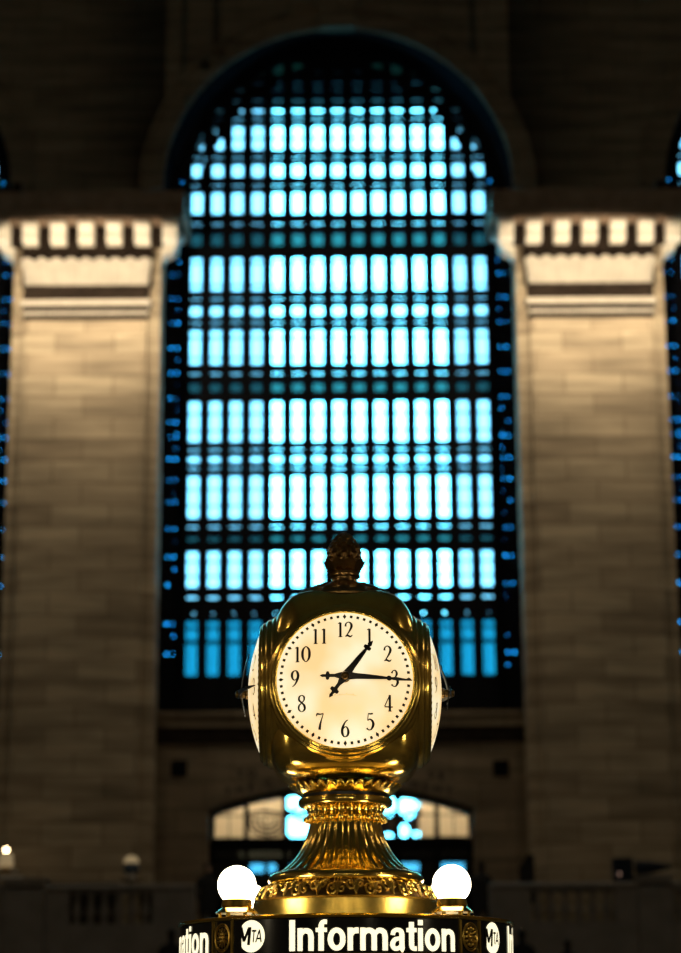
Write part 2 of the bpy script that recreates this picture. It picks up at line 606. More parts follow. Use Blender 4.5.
for cx in colx:
    for dx in (-0.07, 0.035):
        g.box(cx + dx - 0.012, cx + dx + 0.012, 0.075, 0.095, op[-1][0] - 0.02, op[-1][1] + 0.02)
    g.box(cx - hw - 0.01, cx + hw + 0.01, 0.075, 0.095, ZY(641, WIN) - 0.05, ZY(641, WIN) + 0.05)
    g.box(cx - hw - 0.01, cx + hw + 0.01, 0.075, 0.095, ZY(627, WIN) - 0.03, ZY(627, WIN) + 0.03)
g.build('grille', IRON, win1)
DEEP = 1.35
for (ya, yb) in ((229, 248), (378.6, 394), (532, 543.5)):
    zb = ZY(ya, WIN) - 0.02
    w = MB().box(-HALF + 0.02, HALF - 0.02, 0.20, 0.20 + DEEP, zb, zb + 0.10)
    w.build('walkway', WALKG, win1)
    r = MB().box(-HALF + 0.02, HALF - 0.02, 0.12, 0.20, zb - 0.06, zb + 0.12)
    r.build('walkway_edge', IRON, win1)
zt = ZY(80, WIN)
MB().box(-HALF, HALF, 0.2, 0.2 + DEEP, zt, zt + 0.1).build('top_walkway', WALKG, win1)
b = MB()
b.box(-HALF - 0.4, HALF + 0.4, 0.2 + DEEP, 0.4 + DEEP, zt + 0.1, SPRING + HALF + 1.5)
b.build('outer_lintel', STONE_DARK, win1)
b = MB()
for i in range(20):                              # lid over the top of the glazed cavity
    ta, tb = PI - PI * i / 20, PI - PI * (i + 1) / 20
    x0_, x1_ = HALF * math.cos(ta) * 1.02, HALF * math.cos(tb) * 1.02
    z0_, z1_ = SPRING + HALF * 1.02 * math.sin(ta), SPRING + HALF * 1.02 * math.sin(tb)
    b.hexa([(x0_, 0.5, z0_), (x1_, 0.5, z1_), (x1_, 0.4 + DEEP, z1_), (x0_, 0.4 + DEEP, z0_), (x0_, 0.5, z0_ + 0.2), (x1_, 0.5, z1_ + 0.2), (x1_, 0.4 + DEEP, z1_ + 0.2), (x0_, 0.4 + DEEP, z0_ + 0.2)])
b.build('cavity_vault', STONE_DARK, win1)
win1.location = (centres[1], WIN, 0)
struct(win1)
for k, c in ((2, centres[0]), (3, centres[2])):
    w = dup(win1)
    w.name = 'window_%d' % k
    w.location = (c, WIN, 0)
    struct(w)

# ---- pillars between the windows
PF = 50.0
SH = 1.51                                       # half width of the raised shaft
PH = 1.82
ZC = lambda y, D=49.6: ZY(y, D)


def build_pillar(cx):
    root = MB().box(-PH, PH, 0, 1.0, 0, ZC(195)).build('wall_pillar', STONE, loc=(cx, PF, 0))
    struct(root)
    MB().box(-SH, SH, -0.14, 0, 0, ZC(316.5, 49.86)).build('shaft', STONE, root, bevel=0.02)
    b = MB()
    D = 49.75
    b.prism([(-0.14, ZY(313, D)), (-0.20, ZY(312.5, D)), (-0.22, ZY(309.5, D)), (-0.16, ZY(309, D)), (0, ZY(309, D)), (0, ZY(313, D))], -SH - 0.05, SH + 0.05)
    b.prism([(-0.16, ZY(305, D)), (-0.26, ZY(304, D)), (-0.30, ZY(299, D)), (-0.22, ZY(298, D)), (0, ZY(298, D)), (0, ZY(305, D))], -SH - 0.08, SH + 0.08)
    b.build('neck_moulding', STONE_TRIM, root)
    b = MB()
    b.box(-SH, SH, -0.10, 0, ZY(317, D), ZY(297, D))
    b.box(-SH - 0.03, SH + 0.03, -0.25, 0, ZY(309.8, D), ZY(304.2, D))  # near-black strips here and below stand in for shadow lines between fillets
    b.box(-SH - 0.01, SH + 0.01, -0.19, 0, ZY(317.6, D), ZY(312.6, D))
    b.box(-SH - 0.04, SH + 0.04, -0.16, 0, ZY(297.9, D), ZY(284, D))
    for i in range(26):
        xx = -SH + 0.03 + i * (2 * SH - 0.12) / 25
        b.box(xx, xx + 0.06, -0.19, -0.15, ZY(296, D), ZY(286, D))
    b.build('capital_band_and_shade', STONE_DARK, root)
    # leafy bell of the capital
    b = MB()
    n, m_ = 120, 8
    z0, z1 = ZY(283, D), ZY(259, D)
    vs, fs = [], []
    for k in range(m_ + 1):
        t = k / m_
        for i in range(n + 1):
            u = i / n
            x = (-1 + 2 * u) * (SH + 0.02 + 0.10 * t * t)
            leaf = abs(math.sin(u * PI * 9))
            y = -0.18 - 0.22 * t * t - 0.05 * leaf * (0.4 + t)
            z = z0 + (z1 - z0) * t * (1 - 0.13 * (1 - leaf) * t)
            vs.append((x, y, z))
    for k in range(m_):
        for i in range(n):
            a = k * (n + 1) + i
            fs.append((a, a + 1, a + n + 2, a + n + 1))
    b.add(vs, fs, True)
    b.build('leafy_bell', STONE_TRIM, root, fix=False)
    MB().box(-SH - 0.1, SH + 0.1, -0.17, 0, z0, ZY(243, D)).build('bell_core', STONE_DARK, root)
    # cornice
    b = MB()
    D2 = 49.15
    zb, zt = ZY(216, D2), ZY(192, D2)
    hw_ = 2.44
    b.prism([(-0.86, zb), (-0.86, zb + 0.25), (-0.92, zb + 0.30), (-0.92, zt - 0.08), (-0.98, zt), (1.0, zt), (1.0, zb)], -hw_, hw_)
    b.build('cornice', CORN, root)
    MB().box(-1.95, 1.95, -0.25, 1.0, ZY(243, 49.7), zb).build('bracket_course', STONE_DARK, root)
    # scroll brackets under the cornice
    zt2, zb2 = ZY(217, 49.15), ZY(239, 49.35)
    h = zt2 - zb2
    prof = []
    for (yy, zz) in ((-0.20, 0.0), (-0.42, 0.02), (-0.56, 0.10), (-0.60, 0.26), (-0.56, 0.42), (-0.60, 0.55), (-0.63, 0.60), (-0.61, 0.66), (-0.68, 0.72), (-0.74, 0.82), (-0.74, 0.93), (-0.70, 1.0), (-0.20, 1.0)):
        prof.append((yy, zb2 + zz * h))
    proto = MB().prism(prof, -0.19, 0.19).build('bracket', MARBLE, root, bevel=0.03)
    proto.location = (-3 * 0.69, 0, 0)
    for i in range(-2, 4):
        q = proto.copy()
        COL.objects.link(q)
        q.parent = root
        q.location = (i * 0.69, 0, 0)
    for sgn in (-1, 1):
        for yy in (0.35,):
            q = proto.copy()
            COL.objects.link(q)
            q.parent = root
            q.location = (sgn * 1.62, yy, 0)
            q.rotation_euler = (0, 0, sgn * PI / 2)
        pr = smooth_line([(0.0, zb2 - 0.32), (0.06, zb2 - 0.30), (0.12, zb2 - 0.18), (0.26, zb2 - 0.12), (0.36, zb2 + 0.0), (0.32, zb2 + 0.12), (0.0, zb2 + 0.12)], 4)
        o = MB().prism([(sgn * (PH + p[0]), p[1]) for p in pr], -0.1, 0.35, 'y').build('scroll', MARBLE, root, bevel=0.02)
    return root


for sgn in (-1, 1):
    build_pillar(XW + sgn * PITCH / 2)

# ---- balcony, its balustrade and the stair landing
BD = 47.0
struct(MB().box(-18.6, 18.6, BD + 0.4, WALL, BALC - 0.4, BALC).build('floor_balcony', FLOORM))
struct(MB().box(-18.6, 18.6, WALL - 0.02, 62, -0.3, BALC - 0.02).build('floor_passage', FLOORM))
px0 = PX(900, BD)
zr = lambda y: ZY(y, BD)


def balustrade(sgn, x_in, x_out, gaps, ped):
    """gaps: openings (a, b); ped: the taller pedestal blocks (a, b)"""
    root = MB().box(x_in, x_out, 0, 0.4, 0, zr(923)).build('wall_balustrade', STONE_BAL, loc=(0, BD, 0), bevel=0.02)
    struct(root)
    r = MB().prism([(-0.08, zr(890)), (-0.12, zr(888)), (-0.12, zr(885)), (-0.06, zr(883.5)), (0.46, zr(883.5)), (0.52, zr(886)), (0.46, zr(890))], x_in, x_out)
    r.build('hand_rail', STONE_BAL, root)
    b = MB()
    last = x_in
    for a, c in gaps + [(x_out, x_out)]:
        b.box(last, a, 0.0, 0.4, zr(923) - 0.02, zr(889))
        last = c
    b.build('solid_panel', STONE_BAL, root, bevel=0.015)
    for a, c in ped:
        MB().box(a, c, -0.12, 0.52, 0, zr(879)).build('pedestal', STONE_BAL, root, bevel=0.02)
        MB().box(a - 0.06, c + 0.06, -0.18, 0.58, zr(879), zr(877)).build('pedestal_cap', STONE_BAL, root, bevel=0.02)
    zb, zt = zr(922.5), zr(889.5)
    H = zt - zb
    prof = [(0.085, 0), (0.085, 0.10), (0.06, 0.12), (0.05, 0.16), (0.075, 0.22), (0.105, 0.33), (0.10, 0.42), (0.07, 0.56), (0.048, 0.70), (0.045, 0.78), (0.065, 0.81), (0.065, 0.85), (0.048, 0.87), (0.085, 0.90), (0.085, 1.0)]
    proto = None
    for a, c in gaps:
        n = round((c - a) / 0.295)
        for i in range(n):
            x = a + (i + 0.5) * (c - a) / n
            if proto is None:
                proto = MB().lathe([(p, zb + q * H) for p, q in prof], 20).build('baluster', STONE_BAL, root)
                q_ = proto
            else:
                q_ = proto.copy()
                COL.objects.link(q_)
                q_.parent = root
            q_.location = (x, 0.2, 0)
    return root


xl = lambda px: P(px, 905, BD).x
balustrade(-1, -18.6, xl(194), [(xl(-40), xl(-1)), (xl(69), xl(152))], [(xl(4), xl(45))])
balustrade(1, xl(490), 18.6, [(xl(531), xl(615)), (xl(676), xl(715))], [(xl(638), xl(672))])
LANDZ = 2.45
b = MB()
nst = 11
for i in range(nst):
    b.box(xl(196), xl(488), BD + 0.1 - (i + 1) * 0.26, BD + 0.1 - i * 0.26, 0, BALC - (i + 1) * (BALC - LANDZ) / (nst + 1))
b.box(xl(196), xl(488), BD + 0.1, BD + 0.45, 0, BALC)
b.box(-5.6, 5.6, 41.6, BD - nst * 0.26 + 0.1, 0, LANDZ)
struct(b.build('floor_stair', STONE_BAL))
struct(MB().box(-18.6, 18.6, 40.0, 41.6, -0.3, 0).build('floor_foot', FLOORM))
struct(MB().box(-18.6, 18.6, 41.6, BD + 0.4, -0.3, 0).build('floor_under', FLOORM))

# ---- doorway with its screen and the passage behind
DD = 51.6
pd = PX(840, DD)
dx = lambda px: (px - 340.0) / pd
dz = lambda py: ZY(py, DD)
MULL = [dx(v) for v in (211, 245, 284, 321, 358, 397, 436, 470)]


def door_open(x, z):
    for a, c in zip(MULL[:-1], MULL[1:]):
        if a + 0.06 < x < c - 0.06:
            break
    else:
        return False
    if z > door_top(x) - 0.10:
        return False
    return dz(837) < z < 9 or dz(858) < z < dz(850) or BALC + 0.5 < z < dz(862)


xs2 = [-DOOR_HALF - 0.03, DOOR_HALF + 0.03]
for v in MULL:
    xs2 += [v - 0.06, v + 0.06]
for a, c in zip(MULL[:-1], MULL[1:]):
    xs2 += [a + (c - a) * t for t in (0.2, 0.35, 0.5, 0.65, 0.8)]
zs2 = [BALC, BALC + 0.5, dz(862), dz(858), dz(850), dz(837), DOOR_SPR + DOOR_RISE + 0.02]
z = DOOR_SPR - 0.15
while z < DOOR_SPR + DOOR_RISE:
    zs2.append(z)
    z += 0.05
door = MB().plate(xs2, zs2, 0, 0.08, door_open).build('door_1', IRON, loc=(XW, DD, 0))
struct(door)
g = MB()
g.add([(-DOOR_HALF, 0.04, dz(842)), (DOOR_HALF, 0.04, dz(842)), (DOOR_HALF, 0.04, DOOR_SPR), (-DOOR_HALF, 0.04, DOOR_SPR)], [(0, 1, 2, 3)])
g.build('transom_panes', PANE_DOOR, door)
g = MB()
g.add([(-DOOR_HALF, 0.04, BALC), (DOOR_HALF, 0.04, BALC), (DOOR_HALF, 0.04, dz(842)), (-DOOR_HALF, 0.04, dz(842))], [(0, 1, 2, 3)])
g.build('door_panes', PANE_DOORLOW, door)
tr = MB()
for a, c in zip(MULL[:-1], MULL[1:]):
    m_ = (a + c) / 2
    tr.box(m_ - 0.012, m_ + 0.012, 0.01, 0.07, dz(841), DOOR_SPR + 0.1)
    tr.box(a, c, 0.01, 0.07, dz(815) - 0.012, dz(815) + 0.012)
tr.build('glazing_bars', IRON, door)
# iron scroll in the second light
sc = MB()
cxs, czs = dx(266), dz(822)
for s_ in (1, 0.72, 0.42):
    sc.tube([(cxs + 0.42 * s_ * math.cos(t), 0.12, czs + 0.30 * s_ * math.sin(t) + 0.05 * (1 - s_)) for t in [PI * 0.85 + i * (PI * 1.25) / 14 for i in range(15)]], 0.028, 6)
sc.tube([(cxs - 0.5, 0.12, czs + 0.22), (cxs - 0.1, 0.12, czs + 0.30), (cxs + 0.45, 0.12, czs + 0.2)], 0.03, 6)
for ex, ez, rx, rz in ((306, 811, 0.36, 0.20), (392, 821, 0.26, 0.22), (413, 817, 0.22, 0.16)):
    sc.tube([(dx(ex) + rx * math.cos(t), 0.12, dz(ez) + rz * math.sin(t)) for t in [0.3 + i * 4.4 / 14 for i in range(15)]], 0.035, 6)
sc.build('iron_scroll', IRON, door)
# passage beyond: a far wall with an opening to the sky
FD = 58.0
pf = PX(820, FD)
fx = lambda px: P(px, 820, FD).x
fz = lambda py: ZY(py, FD)
ELL = [(298, 802, 13, 9), (299, 826, 14, 13), (279, 836, 3.5, 5), (389, 806, 8, 10), (408, 808, 9, 11), (404, 831, 5, 7), (417, 835, 4, 4), (388, 836, 5, 3), (421, 803, 3, 5),
       (330, 806, 12, 10), (352, 818, 9, 14)]


def pass_open(x, z):
    for ex, ey, rx, ry in ELL:
        if ((x - fx(ex)) * pf / rx) ** 2 + ((z - fz(ey)) * pf / ry) ** 2 < 1:
            return True
    for sx, w in ((257, 7), (272, 4), (300, 9), (405, 13), (452, 11), (378, 7)):  # slits to the sky, added to imitate reflections in the door glass
        if abs(x - fx(sx)) * pf < w and fz(872) < z < fz(862.5):
            return True
    return False


xs3 = [fx(150), fx(531)]
v = 240
while v < 470:
    xs3.append(fx(v))
    v += 1.5
zs3 = [BALC, 9.6]
v = 788
while v < 878:
    zs3.append(fz(v))
    v += 1.5
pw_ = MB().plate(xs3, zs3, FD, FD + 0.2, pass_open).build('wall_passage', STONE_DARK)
struct(pw_)
b = MB()
for sa, sb in ((200, 283), (419, 480)):
    b.add([(fx(sa), FD - 0.03, fz(842)), (fx(sb), FD - 0.03, fz(842)), (fx(sb), FD - 0.03, 9.4), (fx(sa), FD - 0.03, 9.4)], [(0, 1, 2, 3)])
b.add([(fx(240), FD - 0.03, fz(860)), (fx(290), FD - 0.03, fz(860)), (fx(290), FD - 0.03, fz(850)), (fx(240), FD - 0.03, fz(850))], [(0, 1, 2, 3)])
b.build('cream_panel', CREAMW, pw_)['label'] = 'lit cream plaster panels of the passage wall'
struct(MB().box(fx(150), fx(531), 53.0, FD, 9.4, 9.6).build('ceiling_passage', STONE_DARK))
b = MB().box(fx(150) - 0.2, fx(150), 53, FD + 0.2, BALC, 9.6)
struct(b.build('wall_passage_left', STONE_SIDE))
struct(MB().box(fx(531), fx(531) + 0.2, 53, FD + 0.2, BALC, 9.6).build('wall_passage_right', STONE_SIDE))
for sx in (-2.6, 2.6):
    L = bpy.data.lights.new('passage_lamp', 'POINT')
    L.energy = 180
    L.color = (1.0, 0.80, 0.52)
    L.shadow_soft_size = 0.15
    o = bpy.data.objects.new('passage_lamp', L)
    COL.objects.link(o)
    o.location = (sx, 56.2, 8.9)


# ---- inscription over the doorway, along the arch
def text_mesh(body, size, offset=0.0, align='CENTER'):
    cu = bpy.data.curves.new('lettering', 'FONT')
    cu.body = body
    cu.size = size
    cu.offset = offset
    cu.align_x = align
    cu.resolution_u = 6
    o = bpy.data.objects.new('lettering', cu)
    COL.objects.link(o)
    dg = bpy.context.evaluated_depsgraph_get()
    dg.update()
    me = bpy.data.meshes.new_from_object(o.evaluated_get(dg))
    vs = [tuple(v.co) for v in me.vertices]
    fs = [tuple(p.vertices) for p in me.polygons]
    bpy.data.objects.remove(o)
    return vs, fs


ins = MB()
for ch, px_, py_ in (('T', 240, 778), ('O', 251.5, 777), ('T', 228, 796), ('H', 239.5, 793), ('E', 251, 790.5), ('C', 268.5, 787), ('S', 431, 778), ('E', 441, 779.5), ('N', 415, 788), ('E', 426, 790), ('N', 437.5, 792.5), ('T', 449, 795)):
    vs, fs = text_mesh(ch, 0.27, 0.006)
    p = P(px_, py_, WALL)
    ins.add([(p.x + a, WALL - 0.012, p.z + b_) for a, b_, _ in vs], fs)
io = ins.build('trim_10', IRON_INK, fix=False)
struct(io)

# ================================================================== THE BOOTH AND THE CLOCK
CD = 9.8
XC = 0.0150
RS = 0.74
zroof = ZY(912.4, CD - 0.76)
booth = thing('information_booth', 'round brass booth with black lit sign band reading Information under the clock', 'booth', (XC, CD, 0))
BH = 0.137                                       # height of the sign band
z_hi = zroof - 0.020
z_lo = z_hi - BH
b = MB().lathe([(0.0, z_lo - 0.02), (0.705, z_lo - 0.02), (0.705, z_hi + 0.004), (0.60, zroof - 0.006), (0.0, zroof - 0.006)], 128)
b.build('roof', ROOFM, booth)
b = MB().lathe([(0.67, zroof - 0.02), (0.736, z_hi), (0.750, z_hi + 0.002), (0.754, z_hi + 0.008), (0.746, z_hi + 0.013), (0.750, z_hi + 0.018), (0.740, zroof), (0.67, zroof)], 160, cap=False)
b.build('upper_rim', BRASS, booth)
b = MB().lathe([(0.69, z_lo), (0.736, z_lo), (0.752, z_lo - 0.004), (0.756, z_lo - 0.012), (0.746, z_lo - 0.020), (0.750, z_lo - 0.03), (0.73, z_lo - 0.045), (0.69, z_lo - 0.045)], 160, cap=False)
b.build('lower_rim', BRASS, booth)
b = MB().lathe([(0.0, 0.0), (0.80, 0.0), (0.80, 0.15), (0.74, 0.17), (0.74, 1.02), (0.86, 1.04), (0.86, 1.10), (0.69, 1.12), (0.69, z_lo - 0.03), (0.0, z_lo - 0.03)], 96)
b.build('booth_body', BRASS_SAT, booth)


def on_band(x, z, r):
    """flat (arc length, height) wrapped round the band; x = 0 faces the camera"""
    a = x / RS
    return (math.sin(a) * r, -math.cos(a) * r, z)


# black glass sign panel
def band_sheet(a0, a1, r0, r1, z0, z1, n=40):
    b = MB()
    vs, fs = [], []
    for i in range(n + 1):
        a = math.radians(a0 + (a1 - a0) * i / n)
        for r, z in ((r1, z0), (r1, z1), (r0, z1), (r0, z0)):
            vs.append((math.sin(a) * r, -math.cos(a) * r, z))
    for i in range(n):
        for k in range(4):
            m_ = (k + 1) % 4
            fs.append((i * 4 + k, i * 4 + m_, (i + 1) * 4 + m_, (i + 1) * 4 + k))
    fs += [(3, 2, 1, 0), (n * 4, n * 4 + 1, n * 4 + 2, n * 4 + 3)]
    return b.add(vs, fs)


panel = band_sheet(-40, 40, 0.70, RS, z_lo, z_hi).build('sign_panel', SIGNM, booth)
T_ = 0.185
def flat_ribbon(b, pts, ox):
    L = smooth_line(pts, 7)
    vs, fs = [], []
    for i, p in enumerate(L):
        q0, q1 = L[max(i - 1, 0)], L[min(i + 1, len(L) - 1)]
        tx, ty = q1[0] - q0[0], q1[1] - q0[1]
        l = math.hypot(tx, ty) or 1
        for s_ in (-1, 1):
            vs.append((ox + p[0] - ty / l * p[2] / 2 * s_, p[1] + tx / l * p[2] / 2 * s_, 0))
    fs = [(2 * i, 2 * i + 1, 2 * i + 3, 2 * i + 2) for i in range(len(L) - 1)]
    b.add(vs, fs)


def flat_box(b, x0, x1, y0, y1):
    n = max(1, int((x1 - x0) / 0.08))
    for i in range(n):
        xa, xb = x0 + (x1 - x0) * i / n, x0 + (x1 - x0) * (i + 1) / n
        b.add([(xa, y0, 0), (xb, y0, 0), (xb, y1, 0), (xa, y1, 0)], [(0, 1, 2, 3)])


def letter(b, ch, ox):
    """heavy grotesque letters, cap height 1; returns the advance"""
    XH = 0.735
    def arch(x, w):
        flat_ribbon(b, [(x + .09, .36, .10), (x + .13, .52, .13), (x + .22, .63, .16), (x + .32, .645, .175), (x + w - .13, .59, .185), (x + w - .09, .45, .185), (x + w - .09, .22, .185), (x + w - .09, 0, .185)], ox)
    if ch == 'I':
        flat_box(b, ox, ox + .205, 0, 1); return .29
    if ch in 'nm':
        flat_box(b, ox, ox + .18, 0, XH)
        arch(0, .56)
        if ch == 'm':
            arch(.375, .56); return 1.00
        return .63
    if ch == 'r':
        flat_box(b, ox, ox + .18, 0, XH)
        flat_ribbon(b, [(.09, .34, .10), (.14, .53, .14), (.24, .635, .18), (.375, .645, .19)], ox); return .425
    if ch == 'i':
        flat_box(b, ox, ox + .185, 0, XH)
        flat_box(b, ox, ox + .185, .83, 1); return .255
    if ch == 'o':
        flat_ribbon(b, [(.305 + .212 * math.cos(t), .368 + .290 * math.sin(t), .185 - .02 * abs(math.sin(t))) for t in [2 * PI * i / 12 for i in range(13)]], ox); return .67
    if ch == 'f':
        flat_ribbon(b, [(.185, 0, .185), (.185, .35, .185), (.185, .72, .185), (.205, .86, .175), (.27, .925, .15), (.385, .925, .15)], ox)
        flat_box(b, ox, ox + .385, .60, XH); return .405
    if ch == 't':
        flat_ribbon(b, [(.185, .93, .185), (.185, .6, .185), (.185, .22, .185), (.205, .11, .17), (.27, .072, .145), (.375, .075, .145)], ox)
        flat_box(b, ox, ox + .375, .60, XH); return .425
    if ch == 'a':
        flat_ribbon(b, [(.115, .50, .165), (.145, .61, .15), (.27, .672, .135), (.41, .615, .165), (.435, .48, .18), (.435, .2, .18), (.455, .04, .17), (.50, .0, .1)], ox)
        flat_ribbon(b, [(.435, .43, .06), (.33, .395, .12), (.18, .345, .15), (.105, .21, .175), (.15, .085, .15), (.265, .065, .14), (.38, .13, .13), (.435, .26, .08)], ox); return .60


fl_ = MB()
adv = 0
for ch in 'Information':
    adv += letter(fl_, ch, adv)
vs, fs = fl_.v, fl_.f
x0 = min(v[0] for v in vs); x1 = max(v[0] for v in vs)
A0, A1 = math.radians(-18.6) * RS, math.radians(37.8) * RS
kx = (A1 - A0) / (x1 - x0)
kz = 0.126
lt = MB()
lt.add([on_band(A0 + (v[0] - x0) * kx, z_lo + 0.004 + v[1] * kz, RS + 0.0025) for v in vs], fs)
lt.build('lettering', LETTER, panel, fix=False)
# round transit logo
lg = MB()
cxl = math.radians(-32.4) * RS
czl = (z_lo + z_hi) / 2 + 0.001
R_ = 0.066
pts = []
for i in range(40):
    t = 2 * PI * i / 40
    pts.append((max(math.cos(t) * R_, -0.050), math.sin(t) * R_))
lg.add([on_band(cxl, czl, RS + 0.002)] + [on_band(cxl + p[0], czl + p[1], RS + 0.002) for p in pts], [(0, i + 1, (i + 1) % 40 + 1) for i in range(40)])
lg.build('logo', LETTER, panel, fix=False)
lm = MB()


def logo_strokes(strokes, ox, oz, sx, sz):
    q = MB()
    for st_ in strokes:
        flat_ribbon(q, st_, 0)
    lm.add([on_band(cxl + ox + v[0] * sx + v[1] * sz * 0.10, czl + oz + v[1] * sz, RS + 0.0035) for v in q.v], q.f)


logo_strokes([[(.10, 0, .26), (.10, 1, .26)], [(.16, .98, .24), (.50, .22, .24)], [(.50, .22, .22), (.86, .98, .22)], [(.92, 0, .26), (.92, 1, .26)]], -0.068, -0.036, 0.060, 0.074)
logo_strokes([[(.0, .92, .17), (.9, .92, .17)], [(.45, 0, .24), (.45, .95, .24)]], -0.001, -0.026, 0.026, 0.052)
logo_strokes([[(.0, 0, .20), (.45, 1, .20)], [(.90, 0, .20), (.45, 1, .20)], [(.2, .30, .15), (.7, .30, .15)]], 0.023, -0.026, 0.030, 0.052)
lm.build('logo_letters', SIGNM, panel, fix=False)


# ornament panel between two signs
def rosette_panel():
    a0, a1 = 40.0, 50.0
    root = band_sheet(a0, a1, 0.70, RS - 0.004, z_lo, z_hi, 8).build('ornament_panel', BLACKM, booth)
    m = math.radians(45) * RS
    b = MB()
    czr = (z_lo + z_hi) / 2
    for e in (a0 + 0.35, a1 - 0.35):
        x = math.radians(e) * RS
        q = [on_band(x + d, z, r) for z in (z_lo, z_hi) for d, r in ((-0.005, RS - 0.01), (0.005, RS - 0.01), (0.005, RS + 0.006), (-0.005, RS + 0.006))]
        b.hexa(q)
    ell = lambda s, t: on_band(m + 0.046 * s * math.cos(t), czr + 0.058 * s * math.sin(t), RS + 0.002)
    for s_, rr in ((1.0, 0.0035), (0.86, 0.002)):
        b.tube([ell(s_, 2 * PI * i / 36) for i in range(37)], rr, 6)
    for i in range(12):
        t = 2 * PI * i / 12
        b.sphere(ell(0.62, t), 0.0075, 8, 6, (1, 0.5, 1))
        b.tube([ell(0.18, t), ell(0.5, t + 0.15)], 0.0022, 5)
    for i in range(6):
        b.sphere(ell(0.27, 2 * PI * i / 6), 0.008, 8, 6)
    b.sphere(ell(0, 0), 0.010, 10, 8)
    b.build('rosette', BRASS_SAT, root)
    return root


ros = rosette_panel()
for k in (1, 2, 3):
    for src in (panel, ros):
        q = dup(src, booth)
        q.rotation_euler = (0, 0, k * PI / 2)

# ---- globe lamps
gz = P(238, 885.2, CD - 0.467).z
glabels = {(-1, -1): 'lit white globe lamp on the booth roof, directly above the MTA disc',
           (1, -1): 'lit white globe lamp on the booth roof, above the end of the word Information',
           (-1, 1): 'lit globe lamp peeping out behind the globe above the MTA disc',
           (1, 1): 'lit globe lamp almost hidden behind the brass pedestal, past the end of Information'}
GRR = 0.0825
lamp0 = thing('globe_lamp', glabels[(-1, -1)], 'lamp', (XC - 0.467, CD - 0.467, zroof), group='globe lamps around the clock')
gl = gz - zroof
MB().sphere((0, 0, gl), GRR, 40, 24).build('globe', GLOBE, lamp0)
zb_ = gl - GRR
MB().lathe([(0.0, 0.016), (0.090, 0.016), (0.092, 0.019), (0.086, 0.024), (0.072, 0.036), (0.062, 0.043), (0.067, 0.047), (0.062, zb_ + 0.020), (0.052, zb_ + 0.026), (0.0, zb_ + 0.004)], 40).build('fitter', BRASS, lamp0)
for i in range(6):
    t = 2 * PI * i / 6
    MB().lathe([(0.006, 0.0), (0.006, 0.017)], 8, cx=0.072 * math.cos(t), cy=0.072 * math.sin(t)).build('foot', BRASS, lamp0)
for (sx, sy) in ((1, -1), (-1, 1), (1, 1)):
    q = dup(lamp0)
    q.location = (XC + (0.452 if sy < 0 else 0.456) * sx, CD + sy * 0.462, zroof)
    q['label'] = glabels[(sx, sy)]

# ---- clock
clock = thing('clock', 'golden four-faced ball clock on a fluted brass pedestal, lit dials showing quarter past one', 'clock', (XC, CD, zroof))
SC = PX(780, CD)


def pr(lst):
    """profile given as (pixels from the axis, pixel row)"""
    return [(r / PX(y, CD), ZY(y, CD) - zroof) for r, y in lst]


b = MB().lathe([(0.0, 0.0), (93 / SC, 0.0)] + pr([(93, 904), (92, 903.2), (92.5, 902), (90, 901), (60, 901)]), 128)
b.build('pedestal_base', BRASS_SAT, clock)
# carved scroll band
nb, mb = 640, 22
prof = smooth_line(pr([(90.5, 901.5), (88, 896.5), (84, 891.5), (78.5, 887.5), (74, 885)]), 6)
prof = [prof[int(i * (len(prof) - 1) / mb)] for i in range(mb + 1)]


def carve(r, h, a, k):
    t = k / mb
    per = 2 * PI / 26
    u = ((a / per) % 1.0) - 0.5
    w = (t - 0.48) * 0.95
    mir = 1 if int(a / per) % 2 else -1
    d1 = math.hypot(u * 1.0 - 0.17, w - 0.12)
    d2 = math.hypot(u * 1.0 + 0.2, w + 0.14)
    a1, a2 = math.atan2(w - 0.12, mir * (u - 0.17)), math.atan2(w + 0.14, -mir * (u + 0.2))
    v1 = math.cos(2 * a1 + 26 * d1) * max(0, 1 - d1 / 0.42)
    v2 = math.cos(2 * a2 - 28 * d2) * max(0, 1 - d2 / 0.42)
    env = min(1, t * 6, (1 - t) * 6)
    return r + (0.024 * max(v1, v2) - 0.008) * max(env, 0), h


gr_ = MB().lathe(prof, 160, cap=False).build('shaded_scroll_ground', BRONZE, clock)  # dark ground colour stands in for shade in the recesses between curls
rel = MB()
NM = 30


def onrel(u, w, off):
    """u: along the band in motif widths, w: 0..1 up the slope"""
    k = min(max(w, 0), 1) * mb
    i = min(int(k), mb - 1)
    f = k - i
    r = prof[i][0] + (prof[i + 1][0] - prof[i][0]) * f + off
    h = prof[i][1] + (prof[i + 1][1] - prof[i][1]) * f + off * 0.6
    a_ = u * 2 * PI / NM
    return (r * math.cos(a_), r * math.sin(a_), h)


for i in range(NM):
    sg = 1 if i % 2 else -1
    for cu, cw, dirn, rad in ((-0.24, 0.62, 1, 0.30), (0.24, 0.36, -1, 0.30)):
        pts = []
        for q in range(15):
            t = q / 14
            ang = dirn * sg * (0.5 + t * 2.6 * PI)
            rr = rad * (1 - 0.86 * t)
            pts.append(onrel(i + 0.5 + sg * cu + rr * 0.95 * math.cos(ang), cw + rr * 1.15 * math.sin(ang), 0.004))
        rel.tube(pts, [0.0058 - 0.0025 * q / 14 for q in range(15)], 6)
        rel.sphere(onrel(i + 0.5 + sg * cu, cw, 0.006), 0.0062, 8, 6)
    for q in range(3):
        rel.tube([onrel(i + 0.02, 0.05, 0.003), onrel(i + 0.02 + (q - 1) * 0.14, 0.55, 0.008), onrel(i + 0.02 + (q - 1) * 0.20, 0.92, 0.004)], [0.004, 0.0075, 0.002], 6)
rel.build('scroll_relief', BRASS_SAT, gr_, weld=False)
